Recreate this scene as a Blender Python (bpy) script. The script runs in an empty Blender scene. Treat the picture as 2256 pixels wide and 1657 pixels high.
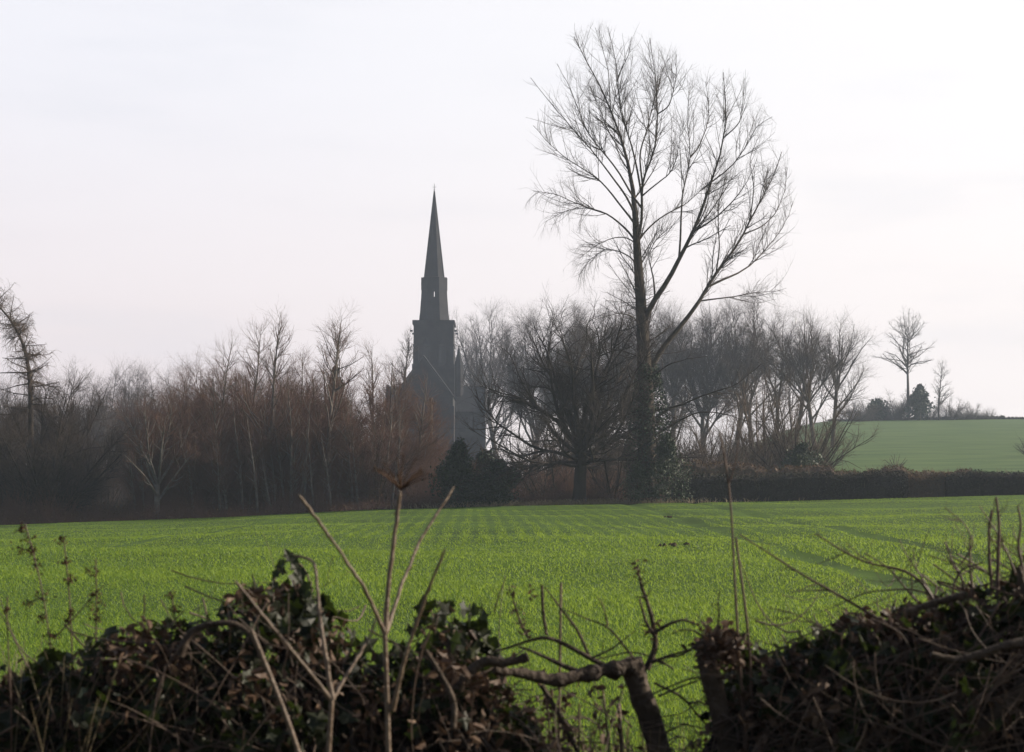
import bpy, math
import numpy as np
from mathutils import Vector

# ------------------------------------------------------------------ camera, sky, sun, exposure
SC = bpy.context.scene
C = SC.collection
R = math.radians
FPX = 4100.0                      # focal length in photo pixels (photo 2256 wide)
EYE = 1.75
HOR = 1078.0                      # image row of the horizon
cam = bpy.data.cameras.new('camera')
cam.sensor_width = 36.0
cam.lens = 36.0 * FPX / 2256.0
cam.shift_y = (HOR - 828.5) / 2256.0
cam.clip_start = 0.1
cam.clip_end = 5000.0
cam.dof.use_dof = True
cam.dof.focus_distance = 95.0
cam.dof.aperture_fstop = 9.5
co = bpy.data.objects.new('camera', cam)
co.location = (0, 0, EYE)
co.rotation_euler = (R(90), 0, 0)
C.objects.link(co)
SC.camera = co

SUN_EL, SUN_AZ = 25.0, 79.0       # azimuth from the view direction (+Y) towards the right (+X)
W = bpy.data.worlds.new('World')
SC.world = W
W.use_nodes = True
nt = W.node_tree
nt.nodes.clear()
N = nt.nodes.new
L = nt.links.new
out = N('ShaderNodeOutputWorld')
bgs = N('ShaderNodeBackground'); bgs.inputs[1].default_value = 0.07
sky = N('ShaderNodeTexSky'); sky.sky_type = 'NISHITA'; sky.sun_disc = False
sky.sun_elevation = R(SUN_EL); sky.sun_rotation = R(SUN_AZ)
sky.dust_density = 4.0; sky.air_density = 1.0
L(sky.outputs[0], bgs.inputs[0])
bgh = N('ShaderNodeBackground'); bgh.inputs[1].default_value = 1.0
tc = N('ShaderNodeTexCoord')
sep = N('ShaderNodeSeparateXYZ'); L(tc.outputs['Generated'], sep.inputs[0])
def mrange(src, a, b, c=0.0, d=1.0, smooth=True, t=None):
    t = t or nt
    m = t.nodes.new('ShaderNodeMapRange')
    m.interpolation_type = 'SMOOTHSTEP' if smooth else 'LINEAR'
    m.inputs['From Min'].default_value = a; m.inputs['From Max'].default_value = b
    m.inputs['To Min'].default_value = c; m.inputs['To Max'].default_value = d
    t.links.new(src, m.inputs['Value'])
    return m.outputs['Result']
def mix(fac, a, b, t=None, typ='MIX'):
    t = t or nt
    m = t.nodes.new('ShaderNodeMix'); m.data_type = 'RGBA'; m.blend_type = typ
    if isinstance(fac, (int, float)): m.inputs[0].default_value = fac
    else: t.links.new(fac, m.inputs[0])
    for v, k in ((a, 6), (b, 7)):
        if isinstance(v, (tuple, list)): m.inputs[k].default_value = (*v, 1.0)
        else: t.links.new(v, m.inputs[k])
    return m.outputs[2]
side = mrange(sep.outputs[0], -0.30, 0.34)            # towards the sun the veil is brighter and warmer
up = mrange(sep.outputs[2], 0.03, 0.24)
low = mix(side, (0.795, 0.70, 0.695), (0.90, 0.82, 0.785))
high = mix(side, (0.735, 0.735, 0.785), (0.84, 0.825, 0.83))
veil = mix(up, low, high)
mp = N('ShaderNodeMapping'); mp.inputs['Scale'].default_value = (3.0, 3.0, 16.0); mp.inputs['Rotation'].default_value = (0, 0.12, 0)
L(tc.outputs['Generated'], mp.inputs[0])
nz = N('ShaderNodeTexNoise'); nz.inputs['Scale'].default_value = 2.2; nz.inputs['Detail'].default_value = 5; L(mp.outputs[0], nz.inputs[0])
wisp = mrange(nz.outputs[0], 0.35, 0.7)
veil2 = mix(wisp, veil, mix(0.055, veil, (1.0, 0.97, 0.98)))
grey = mrange(nz.outputs[0], 0.5, 0.3)
gm = N('ShaderNodeMath'); gm.operation = 'MULTIPLY'; gm.inputs[1].default_value = 0.16; L(grey, gm.inputs[0])
veil3 = mix(gm.outputs[0], veil2, (0.60, 0.62, 0.68))
L(veil3, bgh.inputs[0])
dome = mrange(sep.outputs[2], 0.27, 0.52)
back = mrange(sep.outputs[1], 0.45, -0.35)             # the sky behind the viewer is clearer
mx = N('ShaderNodeMath'); mx.operation = 'MAXIMUM'; L(dome, mx.inputs[0])
bm_ = N('ShaderNodeMath'); bm_.operation = 'MULTIPLY'; bm_.inputs[1].default_value = 0.9; L(back, bm_.inputs[0]); L(bm_.outputs[0], mx.inputs[1])
ms = N('ShaderNodeMixShader'); L(mx.outputs[0], ms.inputs[0]); L(bgh.outputs[0], ms.inputs[1]); L(bgs.outputs[0], ms.inputs[2])
L(ms.outputs[0], out.inputs[0])

sl = bpy.data.lights.new('sun', 'SUN')
sl.energy = 5.0; sl.angle = R(0.8); sl.color = (1.0, 0.89, 0.74)
so = bpy.data.objects.new('sun', sl)
sd = Vector((math.sin(R(SUN_AZ)) * math.cos(R(SUN_EL)), math.cos(R(SUN_AZ)) * math.cos(R(SUN_EL)), math.sin(R(SUN_EL))))
so.rotation_euler = sd.to_track_quat('Z', 'Y').to_euler()
so.location = sd * 200
C.objects.link(so)

SC.view_settings.view_transform = 'Standard'
SC.view_settings.look = 'None'
SC.view_settings.exposure = 0.35
SC.view_settings.gamma = 1.0
cy = SC.cycles
cy.use_denoising = True; cy.denoising_prefilter = 'ACCURATE'; cy.sample_clamp_indirect = 3.0
cy.max_bounces = 6; cy.diffuse_bounces = 2; cy.glossy_bounces = 2; cy.transmission_bounces = 3
cy.transparent_max_bounces = 8; cy.volume_bounces = 1
cy.caustics_reflective = False; cy.caustics_refractive = False
SC.render.filter_size = 1.5

# ------------------------------------------------------------------ helpers
SS = 2256.0 / 2249.0
def P(px, py, d):
    """a pixel of the photograph (as read off at 2249 wide) at depth d, as a point of the place"""
    return np.array([(px * SS - 1128.0) / FPX * d, d, EYE - (py * SS - HOR) / FPX * d])
def PX(px, d): return (px * SS - 1128.0) / FPX * d
def PZ(py, d): return EYE - (py * SS - HOR) / FPX * d

def smooth(a, b, x):
    t = np.clip((np.asarray(x, float) - a) / (b - a), 0, 1)
    return t * t * (3 - 2 * t)

_ex = np.array([-200, -60, *[PX(p, 96) for p in (0, 500, 800, 1125, 1430, 1700, 2249)], 60, 200])
_ez = np.array([-1.6, -0.75, *[PZ(p, 96) for p in (1155, 1137, 1121, 1112, 1106, 1103, 1088)], 1.9, 2.6])
FIELD_END = 96.0
def T(x, y):
    """height of the ground"""
    x = np.asarray(x, float); y = np.asarray(y, float)
    e = np.interp(x, _ex, _ez)
    s = np.clip((y - 5.0) / 91.0, 0, 1)
    z = e * s
    z = z + (0.035 * np.sin(y * 0.55 + 0.25 * x + 1.2 * np.sin(x * 0.21)) + 0.03 * np.sin(y * 0.21 - x * 0.33) + 0.02 * np.sin(x * 0.8 + y * 0.13)) * smooth(8, 20, y) * smooth(97, 88, y)
    b = np.clip(y - 98.0, 0, None)
    ang = x / np.maximum(y, 1.0)
    hill = smooth(0.045, 0.175, ang)
    rise = np.interp(y, [98, 112, 130, 200, 297, 330, 420, 900], [0, 0.25, 0.8, 5.0, 10.9, 11.2, 10.0, 6.0])
    flat = -1.2 * smooth(100, 150, y) * (1 - hill)
    return z + rise * hill + flat

def mesh_obj(name, parts, mat, parent=None, smooth_shade=True, loc=None):
    """parts: list of (verts Nx3, faces FxK) joined into ONE mesh object"""
    vs, loops, starts = [], [], []
    nv = nl = 0
    for v, f in parts:
        v = np.asarray(v, np.float32).reshape(-1, 3); f = np.asarray(f, np.int32)
        if not len(f): continue
        vs.append(v); loops.append((f + nv).ravel())
        starts.append(nl + np.arange(len(f), dtype=np.int32) * f.shape[1])
        nv += len(v); nl += f.size
    V = np.concatenate(vs); Lp = np.concatenate(loops); St = np.concatenate(starts)
    if loc is not None: V = V - np.asarray(loc, np.float32)
    me = bpy.data.meshes.new(name)
    me.vertices.add(len(V)); me.vertices.foreach_set('co', V.ravel())
    me.loops.add(len(Lp)); me.loops.foreach_set('vertex_index', Lp)
    me.polygons.add(len(St)); me.polygons.foreach_set('loop_start', St)
    me.polygons.foreach_set('use_smooth', np.full(len(St), bool(smooth_shade)))
    me.update(calc_edges=True)
    me.materials.append(mat)
    o = bpy.data.objects.new(name, me)
    C.objects.link(o)
    if parent is not None: o.parent = parent
    elif loc is not None: o.location = loc
    return o

def thing(name, loc, label, cat, group=None):
    o = bpy.data.objects.new(name, None)
    o.empty_display_size = 0.3
    o.location = loc
    C.objects.link(o)
    return tag(o, label, cat, group)
def tag(o, label=None, cat=None, group=None, kind=None):
    if label: o['label'] = label
    if cat: o['category'] = cat
    if group: o['group'] = group
    if kind: o['kind'] = kind
    return o
def dup(root, loc, rz, sc, label, group=None):
    r = root.copy(); C.objects.link(r)
    r.location = loc; r.rotation_euler = (0, 0, rz); r.scale = sc if isinstance(sc, tuple) else (sc, sc, sc)
    r['label'] = label
    if group: r['group'] = group
    for ch in list(root.children):
        c = ch.copy(); C.objects.link(c); c.parent = r
    return r

def unit(v): return v / np.maximum(np.linalg.norm(v, axis=-1, keepdims=True), 1e-9)

def tube(Pt, Rd, S=3):
    """Pt (B,N,3) centre lines, Rd (B,N) radii -> verts, quads"""
    Pt = np.asarray(Pt, float); Rd = np.asarray(Rd, float)
    if Pt.ndim == 2: Pt = Pt[None]; Rd = Rd[None]
    B, n, _ = Pt.shape
    tg = np.gradient(Pt, axis=1)
    tg = unit(tg)
    mean = unit(Pt[:, -1] - Pt[:, 0])
    ref = np.where(np.abs(mean[:, 2:3]) < 0.8, np.array([[0, 0, 1.0]]), np.array([[1.0, 0.17, 0]]))[:, None, :]
    U = unit(np.cross(tg, np.broadcast_to(ref, tg.shape))); Vv = np.cross(tg, U)
    a = np.arange(S) * 2 * np.pi / S
    ring = Pt[:, :, None, :] + Rd[:, :, None, None] * (np.cos(a)[None, None, :, None] * U[:, :, None, :] + np.sin(a)[None, None, :, None] * Vv[:, :, None, :])
    v = ring.reshape(-1, 3)
    b = (np.arange(B) * n * S)[:, None, None]; k = (np.arange(n - 1) * S)[None, :, None]; s = np.arange(S)[None, None, :]; s2 = (np.arange(S) + 1) % S
    s2 = s2[None, None, :]
    f = np.stack([b + k + s, b + k + s2, b + k + S + s2, b + k + S + s], -1).reshape(-1, 4)
    return v, f

def resample(pts, n):
    pts = np.asarray(pts, float)
    d = np.r_[0, np.cumsum(np.linalg.norm(np.diff(pts, axis=0), axis=1))]
    t = np.linspace(0, d[-1], n)
    q = np.stack([np.interp(t, d, pts[:, k]) for k in range(3)], 1)
    if n > 4:                                             # ease the corners
        for _ in range(2): q[1:-1] = 0.25 * q[:-2] + 0.5 * q[1:-1] + 0.25 * q[2:]
    return q

def spawn(Pt, Rd, rng, per_m=None, n=None, t0=0.2, t1=1.0, ang=(30, 60), length=(0.5, 1.0), rel=None, fall=0.4, rad=0.012, radrel=0.65, trop=0.08, wob=0.12, seg=4, tip=0.35, keep=None, droop=0.0, side_bias=None, taper=1.0):
    """grow child branches from parent lines; everything vectorised"""
    B, m, _ = Pt.shape
    lens = np.linalg.norm(np.diff(Pt, axis=1), axis=2).sum(1)
    if per_m is not None: cnt = rng.poisson(np.maximum(lens * per_m, 0.01))
    else: cnt = np.full(B, n)
    idx = np.repeat(np.arange(B), cnt)
    K = len(idx)
    if K == 0: return np.zeros((0, seg + 1, 3)), np.zeros((0, seg + 1))
    t = t0 + (t1 - t0) * rng.random(K)
    f = np.clip(t * (m - 1), 0, m - 1.001); i = f.astype(int); w = (f - i)[:, None]
    p = Pt[idx, i] * (1 - w) + Pt[idx, i + 1] * w
    r = Rd[idx, i] * (1 - w[:, 0]) + Rd[idx, i + 1] * w[:, 0]
    tg = unit(Pt[idx, i + 1] - Pt[idx, i])
    q = rng.normal(size=(K, 3))
    q = unit(q - (q * tg).sum(1, keepdims=True) * tg)
    a = np.radians(ang[0] + (ang[1] - ang[0]) * rng.random(K))[:, None]
    d = np.cos(a) * tg + np.sin(a) * q
    ln = length[0] + (length[1] - length[0]) * rng.random(K)
    if rel is not None: ln = lens[idx] * (rel[0] + (rel[1] - rel[0]) * rng.random(K))
    ln = ln * (1 - fall * t)
    r0 = np.minimum(r * radrel, rad * (0.6 + 0.6 * rng.random(K)) * np.clip(ln / max(np.median(ln), 1e-6), 0.5, 1.6))
    pts = [p]; step = (ln / seg)[:, None]
    for k in range(seg):
        d = unit(d + wob * rng.normal(size=(K, 3)) + np.array([0, 0, trop - droop * (k + 1) / seg]))
        p = p + d * step
        pts.append(p)
    Q = np.stack(pts, 1)
    rr = r0[:, None] * (1 - (1 - tip) * np.linspace(0, 1, seg + 1)[None, :] ** taper)
    if keep is not None:
        ok = keep(Q[:, -1]); Q = Q[ok]; rr = rr[ok]
    return Q, rr

def leaf_cloud(pos, rng, size=(0.04, 0.06), shape=None, up=0.0, nrm=None):
    """scatter small leaf polygons, each its own little mesh island; shape: template verts (k,3) and faces"""
    if shape is None:
        tv = np.array([[0, -0.5, 0], [0.32, 0.0, 0.07], [0, 0.55, -0.04], [-0.32, 0.0, 0.07]]); tf = np.array([[0, 1, 2, 3]])
    else: tv, tf = shape
    K = len(pos)
    s = size[0] + (size[1] - size[0]) * rng.random(K)
    z = rng.normal(size=(K, 3)); z[:, 2] += up
    if nrm is not None: z = z + nrm
    z = unit(z); x = rng.normal(size=(K, 3)); x = unit(x - (x * z).sum(1, keepdims=True) * z); y = np.cross(z, x)
    v = pos[:, None, :] + s[:, None, None] * (tv[None, :, 0:1] * x[:, None] + tv[None, :, 1:2] * y[:, None] + tv[None, :, 2:3] * z[:, None])
    k = len(tv)
    f = (np.arange(K) * k)[:, None, None] + tf[None]
    return v.reshape(-1, 3), f.reshape(-1, tf.shape[1])
IVY = (np.array([[0, -0.45, 0], [0.28, -0.5, 0.05], [0.33, -0.18, .03], [0.55, -0.02, 0.0], [0.25, 0.12, .05], [0, 0.6, -0.08], [-0.25, 0.12, .05], [-0.55, -0.02, 0.0], [-0.33, -0.18, .03], [-0.28, -0.5, 0.05], [0, 0, -0.06]]),
       np.array([[10, k, (k + 1) % 10] for k in range(10)]))
DEAD = (np.array([[0, -0.5, 0], [0.26, -0.2, .2], [0.2, 0.25, .12], [0, 0.55, -.2], [-0.2, 0.25, .12], [-0.26, -0.2, .2], [0, 0, -0.08]]),
        np.array([[6, k, (k + 1) % 6] for k in range(6)]))

# ------------------------------------------------------------------ materials
def material(name, cols, scale=4.0, rough=0.8, spec=0.3, coord='Object', island=False, bump=0.0, bscale=30.0, trans=0.0, transcol=None, detail=6, stretch=None):
    """mottled procedural surface; island=True also gives each loose leaf or blade its own tone"""
    m = bpy.data.materials.new(name); m.use_nodes = True
    t = m.node_tree; t.nodes.clear()
    o = t.nodes.new('ShaderNodeOutputMaterial'); b = t.nodes.new('ShaderNodeBsdfPrincipled')
    b.inputs['Roughness'].default_value = rough
    b.inputs['Specular IOR Level'].default_value = spec
    tcn = t.nodes.new('ShaderNodeTexCoord')
    src = tcn.outputs[coord]
    if stretch:
        mpn = t.nodes.new('ShaderNodeMapping'); mpn.inputs['Scale'].default_value = stretch; t.links.new(src, mpn.inputs[0]); src = mpn.outputs[0]
    n1 = t.nodes.new('ShaderNodeTexNoise'); n1.inputs['Scale'].default_value = scale; n1.inputs['Detail'].default_value = detail
    t.links.new(src, n1.inputs[0])
    val = n1.outputs[0]
    if island:
        g = t.nodes.new('ShaderNodeNewGeometry')
        mm = t.nodes.new('ShaderNodeMath'); mm.operation = 'MULTIPLY_ADD'; mm.inputs[1].default_value = 0.45; 
        t.links.new(g.outputs['Random Per Island'], mm.inputs[0])
        m2 = t.nodes.new('ShaderNodeMath'); m2.operation = 'MULTIPLY_ADD'; m2.inputs[1].default_value = 0.55; m2.inputs[2].default_value = 0.0
        t.links.new(n1.outputs[0], m2.inputs[0]); t.links.new(m2.outputs[0], mm.inputs[2])
        val = mm.outputs[0]
    cr = t.nodes.new('ShaderNodeValToRGB')
    el = cr.color_ramp.elements
    pos = np.linspace(0.25, 0.75, len(cols)) if len(cols) > 1 else [0.5]
    el[0].position = float(pos[0]); el[0].color = (*cols[0], 1)
    if len(cols) > 1:
        el[1].position = float(pos[-1]); el[1].color = (*cols[-1], 1)
    for k in range(1, len(cols) - 1):
        e = el.new(float(pos[k])); e.color = (*cols[k], 1)
    t.links.new(val, cr.inputs[0])
    t.links.new(cr.outputs[0], b.inputs['Base Color'])
    if bump:
        n2 = t.nodes.new('ShaderNodeTexNoise'); n2.inputs['Scale'].default_value = bscale; n2.inputs['Detail'].default_value = 8
        t.links.new(src, n2.inputs[0])
        bn = t.nodes.new('ShaderNodeBump'); bn.inputs['Strength'].default_value = bump; bn.inputs['Distance'].default_value = 0.02
        t.links.new(n2.outputs[0], bn.inputs['Height']); t.links.new(bn.outputs[0], b.inputs['Normal'])
    if trans:
        tr = t.nodes.new('ShaderNodeBsdfTranslucent')
        if transcol: tr.inputs[0].default_value = (*transcol, 1)
        else: t.links.new(cr.outputs[0], tr.inputs[0])
        mxs = t.nodes.new('ShaderNodeMixShader'); mxs.inputs[0].default_value = trans
        t.links.new(b.outputs[0], mxs.inputs[1]); t.links.new(tr.outputs[0], mxs.inputs[2]); t.links.new(mxs.outputs[0], o.inputs[0])
    else: t.links.new(b.outputs[0], o.inputs[0])
    return m

M = {}
M['soil'] = material('soil', [(0.035, 0.028, 0.016), (0.05, 0.05, 0.02), (0.06, 0.075, 0.022)], scale=0.6, rough=0.95, spec=0.1, bump=0.6, bscale=3.0)
M['field'] = material('field_turf', [(0.034, 0.062, 0.009), (0.058, 0.105, 0.013), (0.08, 0.14, 0.018)], scale=0.35, rough=0.9, spec=0.1, bump=1.0, bscale=5.0)
M['hillgrass'] = material('hill_turf', [(0.055, 0.10, 0.032), (0.085, 0.138, 0.045), (0.115, 0.165, 0.055)], scale=0.16, rough=0.9, spec=0.1, bump=0.6, bscale=1.2, stretch=(1, 2.5, 1))
M['blade'] = material('grass_blade', [(0.072, 0.138, 0.016), (0.112, 0.20, 0.026), (0.165, 0.26, 0.042)], scale=0.3, rough=0.5, spec=0.25, island=True, trans=0.5, transcol=(0.32, 0.44, 0.05))
M['bark'] = material('bark', [(0.035, 0.028, 0.022), (0.075, 0.06, 0.048), (0.12, 0.10, 0.08)], scale=3.0, rough=0.9, spec=0.15, bump=0.6, bscale=12)
M['palebark'] = material('pale_bark', [(0.09, 0.075, 0.065), (0.15, 0.13, 0.115), (0.22, 0.20, 0.18)], scale=3.0, rough=0.85, spec=0.15)
M['twig'] = material('twig', [(0.050, 0.036, 0.030), (0.085, 0.062, 0.050)], scale=2.0, rough=0.8, spec=0.2)
M['redtwig'] = material('red_twig', [(0.095, 0.050, 0.037), (0.165, 0.088, 0.064)], scale=0.8, rough=0.8, spec=0.2)
M['browntwig'] = material('brown_twig', [(0.085, 0.058, 0.042), (0.14, 0.10, 0.072)], scale=0.8, rough=0.8, spec=0.2)
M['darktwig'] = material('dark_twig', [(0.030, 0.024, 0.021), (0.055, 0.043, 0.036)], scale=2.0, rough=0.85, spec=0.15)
M['needle'] = material('evergreen_leaf', [(0.012, 0.022, 0.012), (0.02, 0.038, 0.016), (0.03, 0.055, 0.02)], scale=0.8, rough=0.6, spec=0.3, island=True)
M['ivyfar'] = material('glossy_leaf', [(0.02, 0.035, 0.014), (0.035, 0.055, 0.02), (0.055, 0.08, 0.03)], scale=1.0, rough=0.55, spec=0.5, island=True)
M['hedgeleaf'] = material('hedge_leaf', [(0.020, 0.017, 0.011), (0.032, 0.030, 0.016), (0.05, 0.042, 0.024)], scale=0.9, rough=0.7, spec=0.3, island=True)
M['rustleaf'] = material('rust_leaf', [(0.075, 0.042, 0.024), (0.13, 0.076, 0.042), (0.19, 0.125, 0.07)], scale=0.7, rough=0.8, spec=0.2, island=True)
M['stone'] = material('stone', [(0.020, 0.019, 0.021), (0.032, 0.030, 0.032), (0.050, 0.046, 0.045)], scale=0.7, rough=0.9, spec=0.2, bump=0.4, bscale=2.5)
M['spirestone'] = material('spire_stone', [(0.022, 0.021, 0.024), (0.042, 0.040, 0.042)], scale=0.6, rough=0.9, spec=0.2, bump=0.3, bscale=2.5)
M['coping'] = material('coping_stone', [(0.09, 0.08, 0.07), (0.19, 0.17, 0.145)], scale=1.0, rough=0.7, spec=0.3)
M['slate'] = material('slate', [(0.014, 0.014, 0.017), (0.026, 0.026, 0.030)], scale=1.2, rough=0.8, spec=0.2)
M['darkglass'] = material('leaded_glass', [(0.012, 0.013, 0.016), (0.025, 0.026, 0.03)], scale=3, rough=0.15, spec=0.5)
M['iron'] = material('iron', [(0.03, 0.03, 0.03), (0.05, 0.05, 0.05)], rough=0.5)
M['polewood'] = material('pole_wood', [(0.11, 0.085, 0.06), (0.18, 0.14, 0.10)], scale=4, rough=0.9)
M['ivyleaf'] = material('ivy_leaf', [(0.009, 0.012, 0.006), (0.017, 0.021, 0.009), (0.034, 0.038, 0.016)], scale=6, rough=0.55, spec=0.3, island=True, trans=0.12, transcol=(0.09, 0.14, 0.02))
M['deadleaf'] = material('dead_leaf', [(0.045, 0.025, 0.015), (0.10, 0.058, 0.036), (0.20, 0.135, 0.09)], scale=6, rough=0.6, spec=0.35, island=True, trans=0.15)
M['hedgewood'] = material('hedge_wood', [(0.030, 0.021, 0.016), (0.065, 0.047, 0.034), (0.125, 0.095, 0.072)], scale=14, rough=0.75, spec=0.25, bump=1.0, bscale=60)
M['hedgetwig'] = material('hedge_twig', [(0.05, 0.032, 0.023), (0.10, 0.068, 0.050), (0.17, 0.125, 0.095)], scale=9, rough=0.6, spec=0.35)
M['straw'] = material('dry_stalk', [(0.085, 0.056, 0.038), (0.15, 0.105, 0.072), (0.22, 0.165, 0.115)], scale=18, rough=0.5, spec=0.4, bump=0.4, bscale=80)
M['drygrass'] = material('dry_grass', [(0.20, 0.15, 0.085), (0.30, 0.24, 0.15), (0.38, 0.32, 0.21)], scale=5, rough=0.6, spec=0.3, island=True, trans=0.3)
M['seed'] = material('seed_head', [(0.045, 0.024, 0.014), (0.10, 0.055, 0.032)], scale=30, rough=0.85, spec=0.2, island=True)
M['shoot'] = material('shoot_bark', [(0.06, 0.035, 0.026), (0.12, 0.075, 0.055)], scale=20, rough=0.55, spec=0.4)
M['clod'] = material('clod', [(0.035, 0.024, 0.014), (0.07, 0.05, 0.03)], scale=8, rough=0.95, bump=1, bscale=20)

# ------------------------------------------------------------------ the ground
def grid_sheet(name, xs, ys, mat, dz=lambda x, y: 0.0, mask=None):
    X, Y = np.meshgrid(xs, ys)
    Z = T(X, Y) + dz(X, Y)
    v = np.stack([X, Y, Z], -1).reshape(-1, 3)
    nx, ny = len(xs), len(ys)
    a = (np.arange(ny - 1)[:, None] * nx + np.arange(nx - 1)[None]).ravel()
    f = np.stack([a, a + 1, a + nx + 1, a + nx], -1)
    if mask is not None:
        c = v[f].mean(1); f = f[mask(c[:, 0], c[:, 1])]
    return tag(mesh_obj(name, [(v, f)], mat), kind='structure')
TRAM = (6.05, 9.38)
def ruts(x, y):
    z = 0 * x
    for tx in TRAM: z = z - 0.07 * np.exp(-((x - tx) / 0.28) ** 2) * smooth(20, 30, y)
    return z
gx = np.unique(np.r_[np.linspace(-800, -80, 25), np.linspace(-80, 140, 89), np.linspace(140, 800, 23)])
gy = np.unique(np.r_[np.linspace(-60, 98, 60), np.linspace(98, 340, 70), np.linspace(340, 800, 16)])
ground = grid_sheet('ground', gx, gy, M['soil'], dz=lambda x, y: -0.45 * ((y > 6.5) & (y < 95.5) & (np.abs(x) < 76)) - 0.35 * ((y > 106) & (y < 299) & (x / np.maximum(y, 1) > 0.062)))
field = grid_sheet('field', np.unique(np.r_[np.linspace(-80, -30, 21), np.linspace(-30, 30, 241), np.linspace(30, 80, 21)]), np.r_[np.linspace(5.5, 96.8, 190)], M['field'], dz=lambda x, y: 0.02 + ruts(x, y))
hill = grid_sheet('hill', np.linspace(4, 190, 110), np.linspace(101, 303, 90), M['hillgrass'], dz=lambda x, y: 0.03 + 0 * x, mask=lambda x, y: x / y > 0.052)

# the young cereal crop on the field
rng = np.random.default_rng(7)
def crop():
    K = 700000
    # depth with density ~ 1/d^2 per square metre, i.e. ~1/d along depth inside the wedge of the view
    d = 8.5 * (97.3 / 8.5) ** rng.random(K)
    x = (rng.random(K) * 2 - 1) * (0.345 * d + 1.2)
    row = np.abs(((x + 0.02 * d) / 0.54) % 1 - 0.5) * 2             # 1 between the drill rows
    rowamt = smooth(34, 60, d) * (0.35 + 0.65 * smooth(-9, -3, x) * smooth(12, 5, x))
    keep = rng.random(K) > 0.75 * rowamt * smooth(0.4, 0.8, row)
    for tx in TRAM:
        wdt = 0.34 + 0.08 * np.sin(d * 0.7) + 0.2 * smooth(45, 75, d)
        patch = np.clip(0.75 + 0.7 * np.sin(d * 0.23 + tx) + 0.5 * np.sin(d * 0.71 + 2 * tx), 0.15, 1)
        keep &= ~((np.abs(x - tx) < wdt) & (d > 24) & (rng.random(K) < 0.96 * patch))
    keep &= ~((np.abs(x + 9.9 - 0.04 * (d - 60)) < 0.22) & (d > 48) & (d < 76) & (rng.random(K) < 0.9))
    d = d[keep]; x = x[keep]; row = row[keep]; rowamt = rowamt[keep]; K = len(d)
    z = T(x, d) + ruts(x, d)
    swell = 1 + 0.22 * np.sin(d * 0.43 + 0.3 * x + 1.5 * np.sin(0.25 * x)) * np.sin(0.11 * x + 0.19 * d)
    h = (0.035 + 0.04 * rng.random(K)) * swell * (1 - 0.4 * rowamt * row) * (1 - 0.25 * smooth(45, 80, d))
    w = (0.0021 + 0.0016 * rng.random(K)) * np.clip(d / 13.0, 1, 4.2)
    a = rng.random(K) * 2 * np.pi
    lean = h * (0.25 + 0.75 * rng.random(K))
    b = a + np.pi / 2 + rng.normal(size=K) * 0.5
    p = np.stack([x, d, z], 1)
    u = np.stack([np.cos(a), np.sin(a), 0 * a], 1) * w[:, None]
    g = np.stack([np.cos(b), np.sin(b), 0 * b], 1) * lean[:, None]
    upv = np.zeros((K, 3)); upv[:, 2] = h
    v = np.stack([p - u, p + u, p + 0.25 * g + 0.6 * upv + 0.8 * u, p + 0.25 * g + 0.6 * upv - 0.8 * u, p + g + upv], 1)
    base = (np.arange(K) * 5)[:, None]
    quads = base + np.array([[0, 1, 2, 3]]); tris = base + np.array([[3, 2, 4]])
    vv = v.reshape(-1, 3)
    o = mesh_obj('grass', [(vv, quads), (np.zeros((0, 3)), np.zeros((0, 3), int))] , M['blade'])
    bpy.data.objects.remove(o)
    # quads and tips share vertices: build both in one vertex list
    me = bpy.data.meshes.new('grass')
    me.vertices.add(len(vv)); me.vertices.foreach_set('co', vv.astype(np.float32).ravel())
    lp = np.concatenate([quads.ravel(), tris.ravel()]).astype(np.int32)
    st = np.concatenate([np.arange(K) * 4, 4 * K + np.arange(K) * 3]).astype(np.int32)
    me.loops.add(len(lp)); me.loops.foreach_set('vertex_index', lp)
    me.polygons.add(2 * K); me.polygons.foreach_set('loop_start', st)
    me.polygons.foreach_set('use_smooth', np.ones(2 * K, bool))
    me.update(calc_edges=True); me.materials.append(M['blade'])
    ob = bpy.data.objects.new('grass', me); C.objects.link(ob)
    tag(ob, 'bright green young cereal crop growing in rows across the field', 'grass', kind='stuff')
crop()

# ------------------------------------------------------------------ the church
def box(x0, x1, y0, y1, z0, z1):
    v = np.array([[x, y, z] for z in (z0, z1) for y in (y0, y1) for x in (x0, x1)], float)
    f = np.array([[0, 2, 3, 1], [4, 5, 7, 6], [0, 1, 5, 4], [2, 6, 7, 3], [0, 4, 6, 2], [1, 3, 7, 5]])
    return v, f
def frustum(cx, cy, z0, z1, r0, r1, n=8, rot=None, cap=True):
    rot = math.pi / n if rot is None else rot
    a = rot + np.arange(n) * 2 * np.pi / n
    lo = np.stack([cx + r0 * np.cos(a), cy + r0 * np.sin(a), np.full(n, z0)], 1); hi = np.stack([cx + r1 * np.cos(a), cy + r1 * np.sin(a), np.full(n, z1)], 1)
    k = np.arange(n); k2 = (k + 1) % n
    return np.r_[lo, hi], np.stack([k, k2, n + k2, n + k], 1)
def poly_cap(cx, cy, z, r, n=8):
    a = math.pi / n + np.arange(n) * 2 * np.pi / n
    return np.stack([cx + r * np.cos(a), cy + r * np.sin(a), np.full(n, z)], 1), np.arange(n)[None]
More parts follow.
